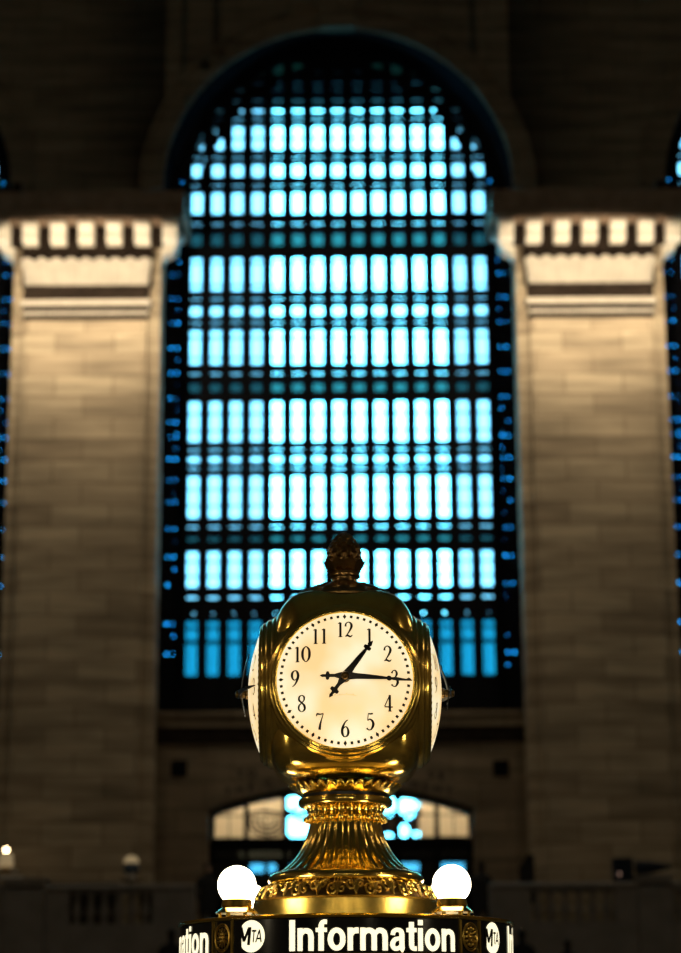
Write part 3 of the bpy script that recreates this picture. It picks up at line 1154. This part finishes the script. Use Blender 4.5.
MB().lathe(pr([(60, 887), (73, 887), (76, 885.3), (77.8, 882), (78, 880), (76.5, 876.5), (73, 873.8), (70, 873), (60, 872.5)]), 128, cap=False).build('torus_ring', BRASS, clock)
# fluted stem
fl = smooth_line(pr([(69, 873.5), (64.5, 871), (59.5, 867.5), (53, 861.5), (47.3, 854), (42.6, 845.5), (39, 837), (36.6, 829), (35.2, 822), (34.5, 814)]), 5)
NF = 30


def flute(r, h, a, k):
    t = k / (len(fl) - 1)
    c = math.cos(NF * a)
    dpt = 0.018 - 0.008 * t
    e = min(1.0, k / 4)
    return r * (1 - dpt * 1.5 * e * (max(0, c) ** 1.5 - 0.35 * max(0, -c))), h


MB().lathe(fl, NF * 14, flute, cap=False).build('fluted_stem', BRASS, clock)
# leaf collar under the capital: hollow leaves with bead tips
cp = pr([(35, 821.4), (37.5, 819.9), (39.5, 818.4), (38.5, 815.9), (37.5, 813.9), (38.5, 810.9), (41, 808.4), (44.5, 807), (46.3, 806.4)])
NL = 26


def collar(r, h, a, k):
    c = abs(math.cos(NL / 2 * a))
    if 2 <= k <= 6:
        return r * (1 - 0.10 * (1 - c) ** 2 * (1 if k in (3, 4, 5) else 0.5)), h
    return r, h


MB().lathe(cp, NL * 12, collar, cap=False).build('capital_underside', BRASS, clock)
b = MB()
rb, zb0 = pr([(39.4, 820.2)])[0]
for i in range(NL):
    t = 2 * PI * i / NL
    b.sphere((rb * math.cos(t), rb * math.sin(t), zb0), 0.0145, 12, 8, (1, 1, 0.9))
b.build('bead_collar', BRASS, clock)
MB().lathe(pr([(40, 807.4), (46, 806.9), (47, 805.4), (47, 800.9), (46, 799.4), (43, 799), (20, 798.7)]), 96, cap=False).build('capital', BRASS, clock)
MB().lathe(pr([(44.5, 799.4), (44.5, 794.9), (41, 792.4)]), 64, cap=False).build('shaded_neck', BLACKM, clock)  # coloured black to paint the shadow gap below the leaf crown
# crown of leaves under the case
lf = pr([(43, 796.9), (45.5, 795.9), (48.5, 793.9), (52.5, 790.7), (56.3, 787.6), (57.2, 786), (55.5, 785.2), (51, 786.4), (46, 788.4)])
NV = 34


def leafm(r, h, a, k):
    c = abs(math.cos(NV / 2 * a))
    s_ = [0, 0.1, 0.4, 0.8, 1.2, 1.4, 1.2, 0.5, 0][k]
    fine = 0.0
    return r * (1 - 0.07 * s_ * (1 - c) ** 1.5) + fine, h - 0.014 * s_ * (1 - c) ** 1.5


MB().lathe(lf, NV * 14, leafm, cap=False).build('leaf_crown', BRASS, clock, sharp=0)

# ball-shaped case
ZCTR = P(344.8, 679.6, CD - 0.383).z - zroof      # height of the dial centres
HWD, VH = 0.345, 0.425
case = MB()
bm = bmesh.new()
bmesh.ops.create_cube(bm, size=2)
bmesh.ops.subdivide_edges(bm, edges=bm.edges, cuts=23, use_grid_fill=True)
EX = 4.6
ztop, zbot = pr([(1, 596)])[0][1] - ZCTR, ZCTR - pr([(1, 784.5)])[0][1]
for v in bm.verts:
    d = v.co.normalized()
    vh = ztop if d.z > 0 else zbot
    EZ = 2.9 if d.z > 0 else 7.5
    lo_, hi_ = 0.0, 2.0
    for _ in range(40):
        k = (lo_ + hi_) / 2
        if (abs(d.x * k) ** EX + abs(d.y * k) ** EX) + abs(d.z * k) ** EZ > 1:
            hi_ = k
        else:
            lo_ = k
    p = d * k
    v.co = (p.x * HWD, p.y * HWD, ZCTR + p.z * vh)
me = bpy.data.meshes.new('case')
bm.to_mesh(me)
bm.free()
for p in me.polygons:
    p.use_smooth = True
me.materials.append(BRASS)
co = bpy.data.objects.new('case', me)
COL.objects.link(co)
co.parent = clock

# stepped dome and finial on top
MB().lathe(pr([(54, 604), (54, 602), (52, 600), (47, 598.5), (43, 596), (43, 594.5), (36, 592.5), (31, 590.5), (24, 586)]), 96, cap=False).build('dome', BRONZE, clock)


def leafring(r, h, a, k):
    return r * (1 + 0.05 * math.cos(16 * a)), h - 0.008 * (1 - abs(math.cos(8 * a)))


MB().lathe(pr([(47, 599), (45.5, 595.5), (40, 592.5), (33, 589.5), (27, 586.5), (19, 585)]), 192, leafring, cap=False).build('dome_leaves', BRONZE, clock)
MB().lathe(pr([(18.5, 587), (18.5, 585), (14, 583.5), (12.8, 580.5), (13.2, 578.5), (16, 577.6), (16.2, 575.8), (14.8, 574.8), (15.2, 573.5), (14, 572.5)]), 64, cap=False).build('finial_neck', BRONZE, clock)


def cup(r, h, a, k):
    c = abs(math.cos(5 * a))
    s_ = [0, 0.3, 0.6, 1.0, 1.0, 0.5][k]
    return r * (1 + 0.06 * s_ * c), h - 0.02 * s_ * (1 - c)


MB().lathe(pr([(13.5, 573.5), (16.2, 571.5), (17.2, 567.5), (19.8, 562.3), (20.2, 561.2), (16, 562.5)]), 160, cup, cap=False).build('finial_cup', BRONZE, clock)
cone = smooth_line(pr([(15.5, 564), (16.9, 557), (16.2, 550), (13.8, 544), (10.0, 538.6), (5.6, 534.6), (0.05, 532.0)]), 5)


def scales(r, h, a, k):
    row = k / 3.5
    off = (int(row) % 2) * 0.5
    u = ((a * 10 / (2 * PI) + off) % 1.0) - 0.5
    f = 1 - (row % 1.0)
    bump_ = max(0, 1 - (abs(u) * 2) ** 2) * (0.35 + 0.65 * f)
    return r * (0.90 + 0.18 * bump_), h


MB().lathe(cone, 120, scales, cap=False).build('finial_cone', BRONZE, clock)

# ---- one face, then three copies turned round the axis
RD, BUL, A0_ = 0.306, 0.068, 0.376
RHO = (RD ** 2 + BUL ** 2) / (2 * BUL)


def cap_h(r):
    return A0_ + math.sqrt(max(RHO ** 2 - r * r, 0)) - (RHO - BUL)


bez = MB().lathe([(0.300, 0.372), (0.3035, 0.384), (0.308, 0.387), (0.312, 0.384), (0.314, 0.377), (0.317, 0.374), (0.321, 0.376), (0.325, 0.372), (0.327, 0.361), (0.330, 0.355),
                  (0.335, 0.355), (0.340, 0.348), (0.342, 0.334), (0.345, 0.328), (0.351, 0.326), (0.356, 0.316), (0.358, 0.302), (0.362, 0.297), (0.368, 0.290), (0.371, 0.272), (0.368, 0.25), (0.35, 0.22)], 128, ax='-y', cz=ZCTR, cap=False).build('bezel', BRASS, clock, sharp=0)
dm = MB()
prd = [(RD * (1 - k / 16), 0) for k in range(16)] + [(0.0005, 0)]
dm.lathe([(r, cap_h(r)) for r, _ in prd], 96, ax='-y', cap=True)
dial = dm.build('dial', DIAL, clock)
dial.location = (0, 0, ZCTR)

NUM = {
    '0': [[(.44, 1, .05), (.14, .8, .12), (.06, .5, .15), (.14, .2, .12), (.44, 0, .05), (.74, .2, .12), (.82, .5, .15), (.74, .8, .12), (.44, 1, .05)]],
    '1': [[(.44, .98, .13), (.44, .5, .13), (.44, .02, .13)], [(.22, .02, .05), (.66, .02, .05)], [(.18, .90, .05), (.44, .97, .08)]],
    '2': [[(.08, .70, .12), (.12, .88, .08), (.38, 1, .06), (.66, .90, .12), (.72, .70, .14), (.52, .42, .10), (.22, .14, .06), (.06, .02, .05)], [(.06, .04, .07), (.3, .10, .11), (.6, .03, .10), (.82, .14, .04)]],
    '3': [[(.10, .80, .11), (.28, .97, .06), (.54, .97, .09), (.66, .78, .13), (.5, .58, .07), (.30, .54, .05)], [(.30, .54, .05), (.58, .50, .08), (.76, .28, .15), (.58, .04, .09), (.3, 0, .06), (.08, .12, .12)]],
    '4': [[(.60, .99, .06), (.32, .64, .06), (.03, .29, .06)], [(.03, .27, .07), (.5, .27, .07), (.92, .27, .07)], [(.60, .99, .13), (.60, .5, .13), (.60, .02, .13)], [(.40, .02, .05), (.80, .02, .05)]],
    '5': [[(.74, .97, .09), (.5, .94, .09), (.24, .96, .07)], [(.24, .97, .05), (.2, .75, .05), (.17, .54, .05)], [(.17, .54, .05), (.42, .63, .08), (.70, .50, .13), (.76, .28, .15), (.55, .04, .09), (.28, 0, .06), (.06, .10, .12)]],
    '6': [[(.74, .99, .05), (.46, .86, .08), (.2, .58, .13), (.11, .3, .15), (.24, .06, .11), (.46, 0, .06), (.7, .1, .12), (.78, .3, .14), (.66, .52, .09), (.44, .58, .06), (.2, .44, .06)]],
    '7': [[(.06, .82, .06), (.14, .96, .10), (.45, .93, .08), (.80, .98, .06)], [(.80, .97, .05), (.58, .6, .08), (.44, .3, .13), (.38, .02, .15)]],
    '8': [[(.44, 1, .05), (.18, .90, .10), (.16, .70, .12), (.44, .54, .09), (.72, .36, .13), (.74, .14, .12), (.44, 0, .05), (.14, .14, .10), (.14, .36, .10), (.44, .54, .06), (.68, .70, .09), (.68, .90, .10), (.44, 1, .05)]],
}
NUM['9'] = [[(.88 - x, 1 - y, w) for x, y, w in NUM['6'][0]]]


def ribbon(b, pts, ox, oz, sx, sz, lift):
    L = smooth_line(pts, 6)
    vs, fs = [], []
    for i, (x, y, w) in enumerate(L):
        xa, ya, _ = L[max(i - 1, 0)]
        xb, yb, _ = L[min(i + 1, len(L) - 1)]
        tx, ty = (xb - xa) * sx, (yb - ya) * sz
        l = math.hypot(tx, ty) or 1
        nx, ny = -ty / l, tx / l
        px_, pz_ = ox + x * sx, oz + y * sz
        hw_ = w * sz * 0.56
        for s_ in (-1, 1):
            X, Z = px_ + nx * hw_ * s_, pz_ + ny * hw_ * s_
            vs.append((X, -(cap_h(math.hypot(X, Z)) + lift), Z))
    for i in range(len(L) - 1):
        fs.append((2 * i, 2 * i + 1, 2 * i + 3, 2 * i + 2))
    b.add(vs, fs)


NH, NW = 0.072, 0.041
for hnum in range(1, 13):
    nm = MB()
    s_ = str(hnum)
    t = math.radians(hnum * 30)
    r = 0.220
    cx_, cz_ = r * math.sin(t), r * math.cos(t)
    adv = NW * 0.92
    wtot = adv * (len(s_) - 1) + NW * 0.88
    for i, ch in enumerate(s_):
        for st_ in NUM[ch]:
            ribbon(nm, st_, cx_ - wtot / 2 + i * adv, cz_ - NH / 2, NW, NH, 0.0012)
    nm.build('numeral', INK, dial, weld=False, fix=False)
mk = MB()
for i in range(60):
    t = 2 * PI * i / 60
    r = 0.283
    big = i % 5 == 0
    g_ = 1.3
    ca, sa = math.cos(t), math.sin(t)
    q = [(0, .0095), (.0062, 0), (0, -.0095), (-.0062, 0)] if big else [(-.0046, -.0050), (-.0046, .0050), (.0046, .0050), (.0046, -.0050)]
    vs = []
    for (u, w) in q:
        u, w = u * g_, w * g_
        X, Z = (r + w) * sa + u * ca, (r + w) * ca - u * sa
        vs.append((X, -(cap_h(math.hypot(X, Z)) + 0.0012), Z))
    mk.add(vs, [(0, 1, 2, 3)])
mk.build('dial_marking', INK, dial, weld=False, fix=False)
ft = MB()
for i in range(11):                              # the maker's line, too worn to read
    x = -0.055 + i * 0.0098
    ribbon(ft, [(0, 0.0, .25), (.3, .5 + .3 * math.sin(i * 2.3), .2), (.8, .25 + .2 * math.cos(i), .25)], x, -0.083 + 0.004 * math.cos(x * 30), 0.008, 0.010, 0.001)
ft.build('worn_script', FAINT, dial, weld=False, fix=False)


def hand(name, ang, outline, lift0):
    """outline: (distance from the hub, half width); curved back towards the dial like the glass"""
    t = math.radians(ang)
    ca, sa = math.cos(t), math.sin(t)
    vs, fs = [], []
    for (d, w) in outline:
        ar = abs(d)
        y = -(cap_h(min(ar, 0.3)) + lift0 * (1 - 0.55 * min(1, ar / 0.29)))
        for s_, e in ((-1, 0), (1, 0), (1, 0.005), (-1, 0.005)):
            X, Z = d * sa + s_ * w * ca, d * ca - s_ * w * sa
            vs.append((X, y - e, Z + 0.0))
    n = len(outline)
    for i in range(n - 1):
        for k in range(4):
            m_ = (k + 1) % 4
            fs.append((i * 4 + k, i * 4 + m_, (i + 1) * 4 + m_, (i + 1) * 4 + k))
    fs += [(0, 1, 2, 3), ((n - 1) * 4 + 3, (n - 1) * 4 + 2, (n - 1) * 4 + 1, (n - 1) * 4)]
    o = MB().add(vs, fs).build(name, BLACKM, clock)
    o.location = (0, 0, ZCTR)
    return o


mh = hand('minute_hand', 91.6, [(-0.110, .001), (-0.098, .007), (-0.093, .006), (-0.085, .006), (-0.082, .017), (-0.076, .019), (-0.070, .017), (-0.067, .007), (-0.045, .007), (-0.03, .012), (0.0, .019), (0.03, .016), (0.05, .013), (0.10, .011),
                                 (0.16, .0075), (0.185, .0055), (0.188, .010), (0.194, .011), (0.2, .010), (0.206, .005), (0.215, .007), (0.23, .0075), (0.26, .005), (0.297, .0018)], 0.042)
hh = hand('hour_hand', 37.2, [(-0.115, .001), (-0.102, .008), (-0.096, .006), (-0.086, .007), (-0.083, .019), (-0.076, .021), (-0.069, .019), (-0.066, .008), (-0.045, .008), (-0.03, .013), (0.0, .020), (0.03, .016), (0.06, .013), (0.10, .0115),
                              (0.140, .0085), (0.155, .006), (0.158, .016), (0.165, .018), (0.172, .016), (0.175, .006), (0.182, .010), (0.19, .008), (0.206, .001)], 0.030)
hb = MB().lathe([(0.006, cap_h(0) - 0.005), (0.024, cap_h(0) - 0.004), (0.024, cap_h(0) + 0.010), (0.018, cap_h(0) + 0.016), (0.018, cap_h(0) + 0.050), (0.014, cap_h(0) + 0.058), (0.007, cap_h(0) + 0.060), (0.0, cap_h(0) + 0.062)], 28, ax='-y').build('hub', BRONZE, clock)
hb.location = (0, 0, ZCTR)
for k in (1, 2, 3):
    for src in (bez, dial, mh, hh, hb):
        q = dup(src, clock)
        q.rotation_euler = (0, 0, k * PI / 2)

# ================================================================== THINGS ROUND THE BALCONY


def person(label, loc, height, rz, coat, step=0.12, group=None):
    root = thing('person', label, 'person', loc, rz, group)
    k = height / 1.75
    J = {'pel': (0, 0, .95, .15, .115), 'wst': (0, 0, 1.12, .14, .105), 'chs': (0, -.01, 1.33, .165, .115), 'nk': (0, .0, 1.48, .062, .062), 'hd0': (0, -.015, 1.56, .075, .085),
         'hd1': (0, -.015, 1.66, .082, .095), 'hd2': (0, -.01, 1.73, .055, .065)}
    for s_, n in ((-1, 'l'), (1, 'r')):
        J['sh' + n] = (s_ * .19, 0, 1.41, .065, .065)
        J['el' + n] = (s_ * .26, .02, 1.14, .05, .05)
        J['wr' + n] = (s_ * .25, -.07, .92, .036, .036)
        J['ha' + n] = (s_ * .245, -.11, .83, .04, .025)
        J['hp' + n] = (s_ * .095, 0, .88, .10, .10)
        J['kn' + n] = (s_ * .11, -.02 + s_ * step * .4, .49, .068, .068)
        J['an' + n] = (s_ * .115, .02 + s_ * step, .08, .045, .045)
        J['to' + n] = (s_ * .13, -.14 + s_ * step, .04, .04, .034)
    E = [('pel', 'wst'), ('wst', 'chs'), ('chs', 'nk'), ('nk', 'hd0'), ('hd0', 'hd1'), ('hd1', 'hd2')]
    for n in 'lr':
        E += [('chs', 'sh' + n), ('sh' + n, 'el' + n), ('el' + n, 'wr' + n), ('wr' + n, 'ha' + n), ('pel', 'hp' + n), ('hp' + n, 'kn' + n), ('kn' + n, 'an' + n), ('an' + n, 'to' + n)]
    keys = list(J)
    me = bpy.data.meshes.new('body')
    me.from_pydata([tuple(c * k for c in J[q][:3]) for q in keys], [(keys.index(a), keys.index(c)) for a, c in E], [])
    o = bpy.data.objects.new('body', me)
    COL.objects.link(o)
    o.parent = root
    md = o.modifiers.new('skin', 'SKIN')
    for i, q in enumerate(keys):
        sv = me.skin_vertices[0].data[i]
        sv.radius = (J[q][3] * k, J[q][4] * k)
        sv.use_root = q == 'pel'
    ms = o.modifiers.new('sub', 'SUBSURF')
    ms.levels = ms.render_levels = 2
    me.materials.append(coat)
    b = MB().sphere((0, 0.008 * k, 1.69 * k), 0.105 * k, 20, 14, (0.88, 1.0, 0.85))
    b.build('hair', HAIR, root)
    fc = MB().sphere((0, -0.055 * k, 1.615 * k), 0.078 * k, 18, 12, (0.86, 0.75, 1.15))
    fc.sphere((0, -0.118 * k, 1.615 * k), 0.017 * k, 10, 8, (0.8, 1, 1.5))
    for s_ in (-1, 1):
        fc.sphere((s_ * 0.082 * k, 0.0, 1.63 * k), 0.022 * k, 10, 8, (0.5, 0.8, 1.4))
    fc.build('face', SKIN, root)
    ct_ = MB().lathe([(0.20 * k, 0.62 * k), (0.19 * k, 0.95 * k), (0.165 * k, 1.13 * k), (0.19 * k, 1.33 * k), (0.15 * k, 1.44 * k), (0.075 * k, 1.50 * k)], 28, lambda r, h, a, q: (r * (1.0 if abs(math.cos(a)) > 2 else (0.74 + 0.30 * abs(math.cos(a)))), h), cap=False)
    ct_.build('coat', coat, root)
    return root


def at(px_, D):
    return P(px_, 900, D).x


person('person in dark coat standing on the balcony, past the globe at the end of Information', (at(482, 48.9), 48.9, BALC), 1.70, PI * 0.9, CLOTH_D, 0.05)
person('person in dark clothes standing at the stair head, behind the MTA-side globe lamp', (at(207, 48.6), 48.6, BALC), 1.66, PI * 0.15, CLOTH_D, 0.05)
person('person in a dark coat on the stair landing, low in front of the balusters', (at(172, 43.0), 43.0, LANDZ), 1.72, PI, CLOTH_D, 0.10)
person('person in dark clothes on the landing, half hidden by the booth sign edge', (at(521, 42.6), 42.6, LANDZ), 1.66, PI, CLOTH_D, 0.10)
person('person whose dark hair just shows at the bottom of the view', (at(566, 42.9), 42.9, LANDZ), 1.47, PI, CLOTH_B, 0.10)

# two small vents
vr = []
for (px_, lab) in ((179, 'square dark wall vent under the window sill, beyond the dial that shows 3 and 4'), (501, 'square dark wall vent under the window sill, above the standing person in a coat')):
    p = P(px_, 768.5, WALL)
    t = thing('wall_vent', lab, 'vent', (p.x, WALL, p.z), group='square vents in the wall')
    b = MB().box(-0.19, 0.19, -0.03, -0.002, -0.19, 0.19)
    b.build('vent_frame', IRON, t, bevel=0.008)
    b = MB()
    for i in range(7):
        z = -0.15 + i * 0.05
        b.box(-0.16, 0.16, -0.042, -0.030, z - 0.009, z + 0.009)
    b.build('louvres', IRON, t)

# floodlights standing on the cornices
for px_, sgn, lab in ((18, -1, 'small grey floodlight on top of the cornice of the pillar with the bar below'), (660, 1, 'small grey floodlight on top of the cornice above the dark box and folded umbrella')):
    p = P(px_, 183, 49.5)
    zc_ = ZY(192, 49.15)
    t = thing('floodlight', lab, 'floodlight', (p.x, 49.45, zc_), group='floodlights on the cornices')
    MB().box(-0.05, 0.05, -0.05, 0.05, 0, 0.10).build('stand', IRON, t)
    MB().box(-0.15, 0.15, -0.12, 0.12, 0.10, 0.38).build('housing', STONE_BAL, t, bevel=0.02)
    MB().box(-0.12, 0.12, -0.13, -0.12, 0.13, 0.35).build('lens', STONE_DARK, t)

# bar counter and lamps on the balcony
b0, b1 = at(22, 48.6), at(119, 48.6)
t = thing('bar_counter', 'long dark wooden bar counter behind the balusters', 'counter', ((b0 + b1) / 2, 48.6, BALC))
hw_ = (b1 - b0) / 2
MB().box(-hw_ + 0.05, hw_ - 0.05, -0.25, 0.25, 0, 1.18).build('counter_body', WOOD_D, t)
MB().box(-hw_, hw_, -0.32, 0.32, 1.18, 1.24).build('counter_top', WOOD_D, t, bevel=0.01)


def table_lamp(name, label, px_, D, z, s_, lit):
    t = thing(name, label, 'lamp', (at(px_, D), D, z))
    MB().lathe([(0, 0), (0.10 * s_, 0), (0.10 * s_, 0.02), (0.03 * s_, 0.05), (0.02 * s_, 0.25 * s_), (0.0, 0.26 * s_)], 20).build('lamp_base', BRONZE, t)
    MB().lathe([(0.17 * s_, 0.20 * s_), (0.15 * s_, 0.48 * s_)], 24, cap=False).build('lamp_shade', SHADEM, t)
    MB().sphere((0, 0, 0.56 * s_), 0.05 * s_, 12, 8).build('bulb', BULBM if lit else WHITEC, t)
    MB().tube([(0, 0, 0.25 * s_), (0, 0, 0.53 * s_)], 0.012 * s_, 6).build('stem', BRONZE, t)
    return t


# small console on the pedestal side carrying the lit lamp
t = thing('side_table', 'dark side table on the balcony carrying the lit table lamp', 'table', (at(6, 48.7), 48.7, BALC))
MB().box(-0.32, 0.32, -0.3, 0.3, 1.40, 1.44).build('tabletop', WOOD_D, t)
for sx in (-0.27, 0.27):
    for sy in (-0.25, 0.25):
        MB().box(sx - 0.03, sx + 0.03, sy - 0.03, sy + 0.03, 0, 1.40).build('leg', WOOD_D, t)
table_lamp('table_lamp', 'table lamp with cream shade and glowing bulb at the end of the balcony', 4.5, 48.7, BALC + 1.44, 1.0, True)
for px_, lab in ((15.5, 'white cup beside the glowing table lamp, nearer the counter edge'),):
    t = thing('cup', lab, 'cup', (at(15, 48.6) - 0.02, 48.5, BALC + 1.44))
    MB().lathe([(0.03, 0), (0.05, 0.02), (0.06, 0.11), (0.052, 0.11), (0.04, 0.02), (0, 0.02)], 20).build('cup_body', WHITEC, t)
    MB().tube([(0.055, 0, 0.09), (0.085, 0, 0.075), (0.085, 0, 0.045), (0.05, 0, 0.03)], 0.008, 6).build('handle', WHITEC, t)
t = tag(MB().box(-0.28, 0.24, -0.09, 0.09, 0, 0.075).build('menu_tray', WHITEC, loc=(at(10.5, 47.2), 47.2, zr(877)), bevel=0.02), 'long pale tray lying on the stone pedestal below the glowing lamp', 'tray')
t = thing('glass_jar', 'blue glass jar with yellow lid and white foot, past the bar end', 'jar', (at(130.5, 48.6) + 0.0, 48.6, BALC + 1.32))
MB().lathe([(0, 0), (0.13, 0), (0.11, 0.06), (0.10, 0.12), (0, 0.12)], 24).build('foot', WHITEC, t)
MB().lathe([(0.10, 0.12), (0.17, 0.18), (0.18, 0.30), (0.15, 0.36), (0, 0.36)], 24).build('jar', BLUEG, t)
MB().lathe([(0.16, 0.36), (0.17, 0.42), (0.12, 0.50), (0.03, 0.53), (0, 0.54)], 24).build('lid', SHADEM, t)
t = thing('small_table', 'small dark table under the blue glass jar', 'table', (at(130.5, 48.6) + 0.0, 48.6, BALC))
MB().lathe([(0, 1.28), (0.24, 1.28), (0.24, 1.32), (0, 1.32)], 28).build('tabletop', WOOD_D, t)
MB().lathe([(0.2, 0), (0.2, 0.03), (0.04, 0.06), (0.04, 1.28)], 20).build('pedestal', WOOD_D, t)
# tall boards
t = thing('notice_stand', 'tall dark notice stand on the balcony behind the rail, near the standing person', 'stand', (at(527.5, 48.8), 48.8, BALC))
MB().prism([(-0.17, 0.9), (0.17, 0.75), (0.17, 1.82), (0.05, 1.88), (-0.17, 1.55)], -0.03, 0.03, 'y').build('board', CLOTH_D, t)
MB().box(-0.03, 0.03, -0.03, 0.03, 0, 0.9).build('post', IRON, t)
MB().box(-0.2, 0.2, -0.15, 0.15, 0, 0.04).build('base', IRON, t)
t = thing('planter', 'low dark planter on the balcony between the cafe chair and the small table', 'planter', (at(152, 48.7), 48.7, BALC))
MB().lathe([(0.22, 0), (0.27, 0.9), (0.30, 1.0), (0.26, 1.0), (0.24, 0.9), (0, 0.9)], 24).build('pot', CLOTH_D, t)
b = MB()
for i in range(40):
    a, l = random.uniform(0, 6.28), random.uniform(0.15, 0.42)
    b.tube([(0, 0, 0.9), (0.1 * math.cos(a), 0.1 * math.sin(a), 0.9 + l * 0.7), (l * 0.8 * math.cos(a), l * 0.8 * math.sin(a), 0.9 + l * 0.9)], [0.012, 0.014, 0.003], 5)
b.build('leaves', CLOTH_D, t)
t['label'] = 'low dark potted plant on the balcony between the jar and the standing person'
# dark box and folded umbrella on the far pedestal
zp = zr(883.5) + 0.004
t = thing('light_box', 'dark blue box with one small pale light on the stone rail', 'box', (xl(625), BD + 0.2, zp))
MB().box(-0.21, 0.21, -0.17, 0.17, 0, 0.52).build('box_body', CLOTH_B, t, bevel=0.02)
MB().lathe([(0, 0.165), (0.03, 0.17), (0.028, 0.18), (0, 0.185)], 16, ax='-y', cx=-0.09, cz=0.17).build('pilot_light', principled('pale_lens', (0.7, 0.5, 0.4), 0.4, emis=(1.0, 0.6, 0.45), estr=0.35), t)
zp2 = zr(877)
t = thing('folded_umbrella', 'folded dark umbrella lying on the stone pedestal beside the dark box', 'umbrella', (xl(637.5), BD + 0.2, zp2))
b = MB()
b.lathe([(0.0, 0.0), (0.15, 0.02), (0.155, 0.08), (0.12, 0.35), (0.07, 0.62), (0.035, 0.80), (0.012, 0.84)], 24, lambda r, h, a, k: (r * (1 + 0.08 * math.cos(6 * a)), h))
ob = b.build('furled_canopy', CLOTH_B, t)
ob.rotation_euler = (0, PI / 2 - 0.06, 0)
ob.location = (0, 0, 0.165)
ob2 = MB().tube([(0, 0, 0.8), (0, 0, 0.93)], 0.012, 6).build('tip', IRON, t)
ob2.rotation_euler = (0, PI / 2 - 0.06, 0)
ob2.location = (0, 0, 0.165)

# ================================================================== LIGHT
W = bpy.data.worlds.new('sky')
S.world = W
W.use_nodes = True
nt = W.node_tree
nt.nodes.clear()
wo = nt.nodes.new('ShaderNodeOutputWorld')
bg = nt.nodes.new('ShaderNodeBackground')
bg.inputs[0].default_value = (0.13, 0.72, 1.0, 1)
bg.inputs[1].default_value = 14.0
nt.links.new(bg.outputs[0], wo.inputs[0])


def lamp(name, kind, loc, energy, col, size=0.2, target=None, **kw):
    L = bpy.data.lights.new(name, kind)
    L.energy = energy
    L.color = col
    if kind in ('POINT', 'SPOT'):
        L.shadow_soft_size = size
    for k, v in kw.items():
        setattr(L, k, v)
    o = bpy.data.objects.new(name, L)
    COL.objects.link(o)
    o.location = loc
    if target is not None:
        o.rotation_euler = (Vector(target) - Vector(loc)).to_track_quat('-Z', 'Y').to_euler()
    return o


for c in centres:
    L = bpy.data.lights.new('window_portal', 'AREA')
    L.shape = 'RECTANGLE'
    L.size, L.size_y = 2 * HALF, SPRING + HALF - SILL
    L.cycles.is_portal = True
    o = bpy.data.objects.new('window_portal', L)
    COL.objects.link(o)
    o.location = (c, WIN + 2.2, (SILL + SPRING + HALF) / 2)
    o.rotation_euler = (-PI / 2, 0, 0)

for sgn in (-1, 1):
    cx = XW + sgn * PITCH / 2
    zf = ZY(285, 47.85)
    for ox in (-1.25, 1.25):
        lamp('capital_flood', 'SPOT', (cx + ox, 47.85, zf), 330, (1.0, 0.80, 0.53), 0.15, (cx + ox * 0.9, 47.85 + 1, zf - 0.34), spot_size=math.radians(154), spot_blend=0.05)
# added fill lights, unseen, far off to the sides and behind
for (x, y, z, e) in ((-13, 18, 11, 250), (13, 18, 11, 250), (-13, 2, 12, 330), (13, 2, 12, 330)):
    lamp('hall_fill', 'POINT', (x, y, z), e, (1.0, 0.72, 0.45), 0.5)
for (x, y, z, e) in ((-4.5, -6, 4.6, 230), (4.5, -6, 4.6, 230), (-9, 3, 3.6, 170), (9, 3, 3.6, 170), (0, -12, 7, 420)):
    lamp('brass_fill', 'POINT', (x, y, z), e, (1.0, 0.82, 0.50), 0.28)  # unseen points added to put highlights on the brass

# ================================================================== CAMERA
cam = bpy.data.cameras.new('camera')
cam.sensor_fit = 'VERTICAL'
cam.sensor_height = 36.0
cam.lens = 36.0 * F / 953.0
cam.clip_end = 500
cam.dof.use_dof = True
cam.dof.focus_distance = math.hypot(CD - 0.42, ZCTR + zroof - CAMZ)
cam.dof.aperture_fstop = 1.85
cam.dof.aperture_blades = 0
co_ = bpy.data.objects.new('camera', cam)
COL.objects.link(co_)
co_.location = (0, 0, CAMZ)
co_.rotation_euler = (Matrix.Rotation(PI / 2 + TH, 3, 'X') @ Matrix.Rotation(-ROLL, 3, 'Z')).to_euler()
S.camera = co_
S.view_settings.view_transform = 'Standard'
S.view_settings.look = 'None'
S.view_settings.exposure = 0.0
S.view_settings.gamma = 1.0
S.view_settings.use_curve_mapping = False
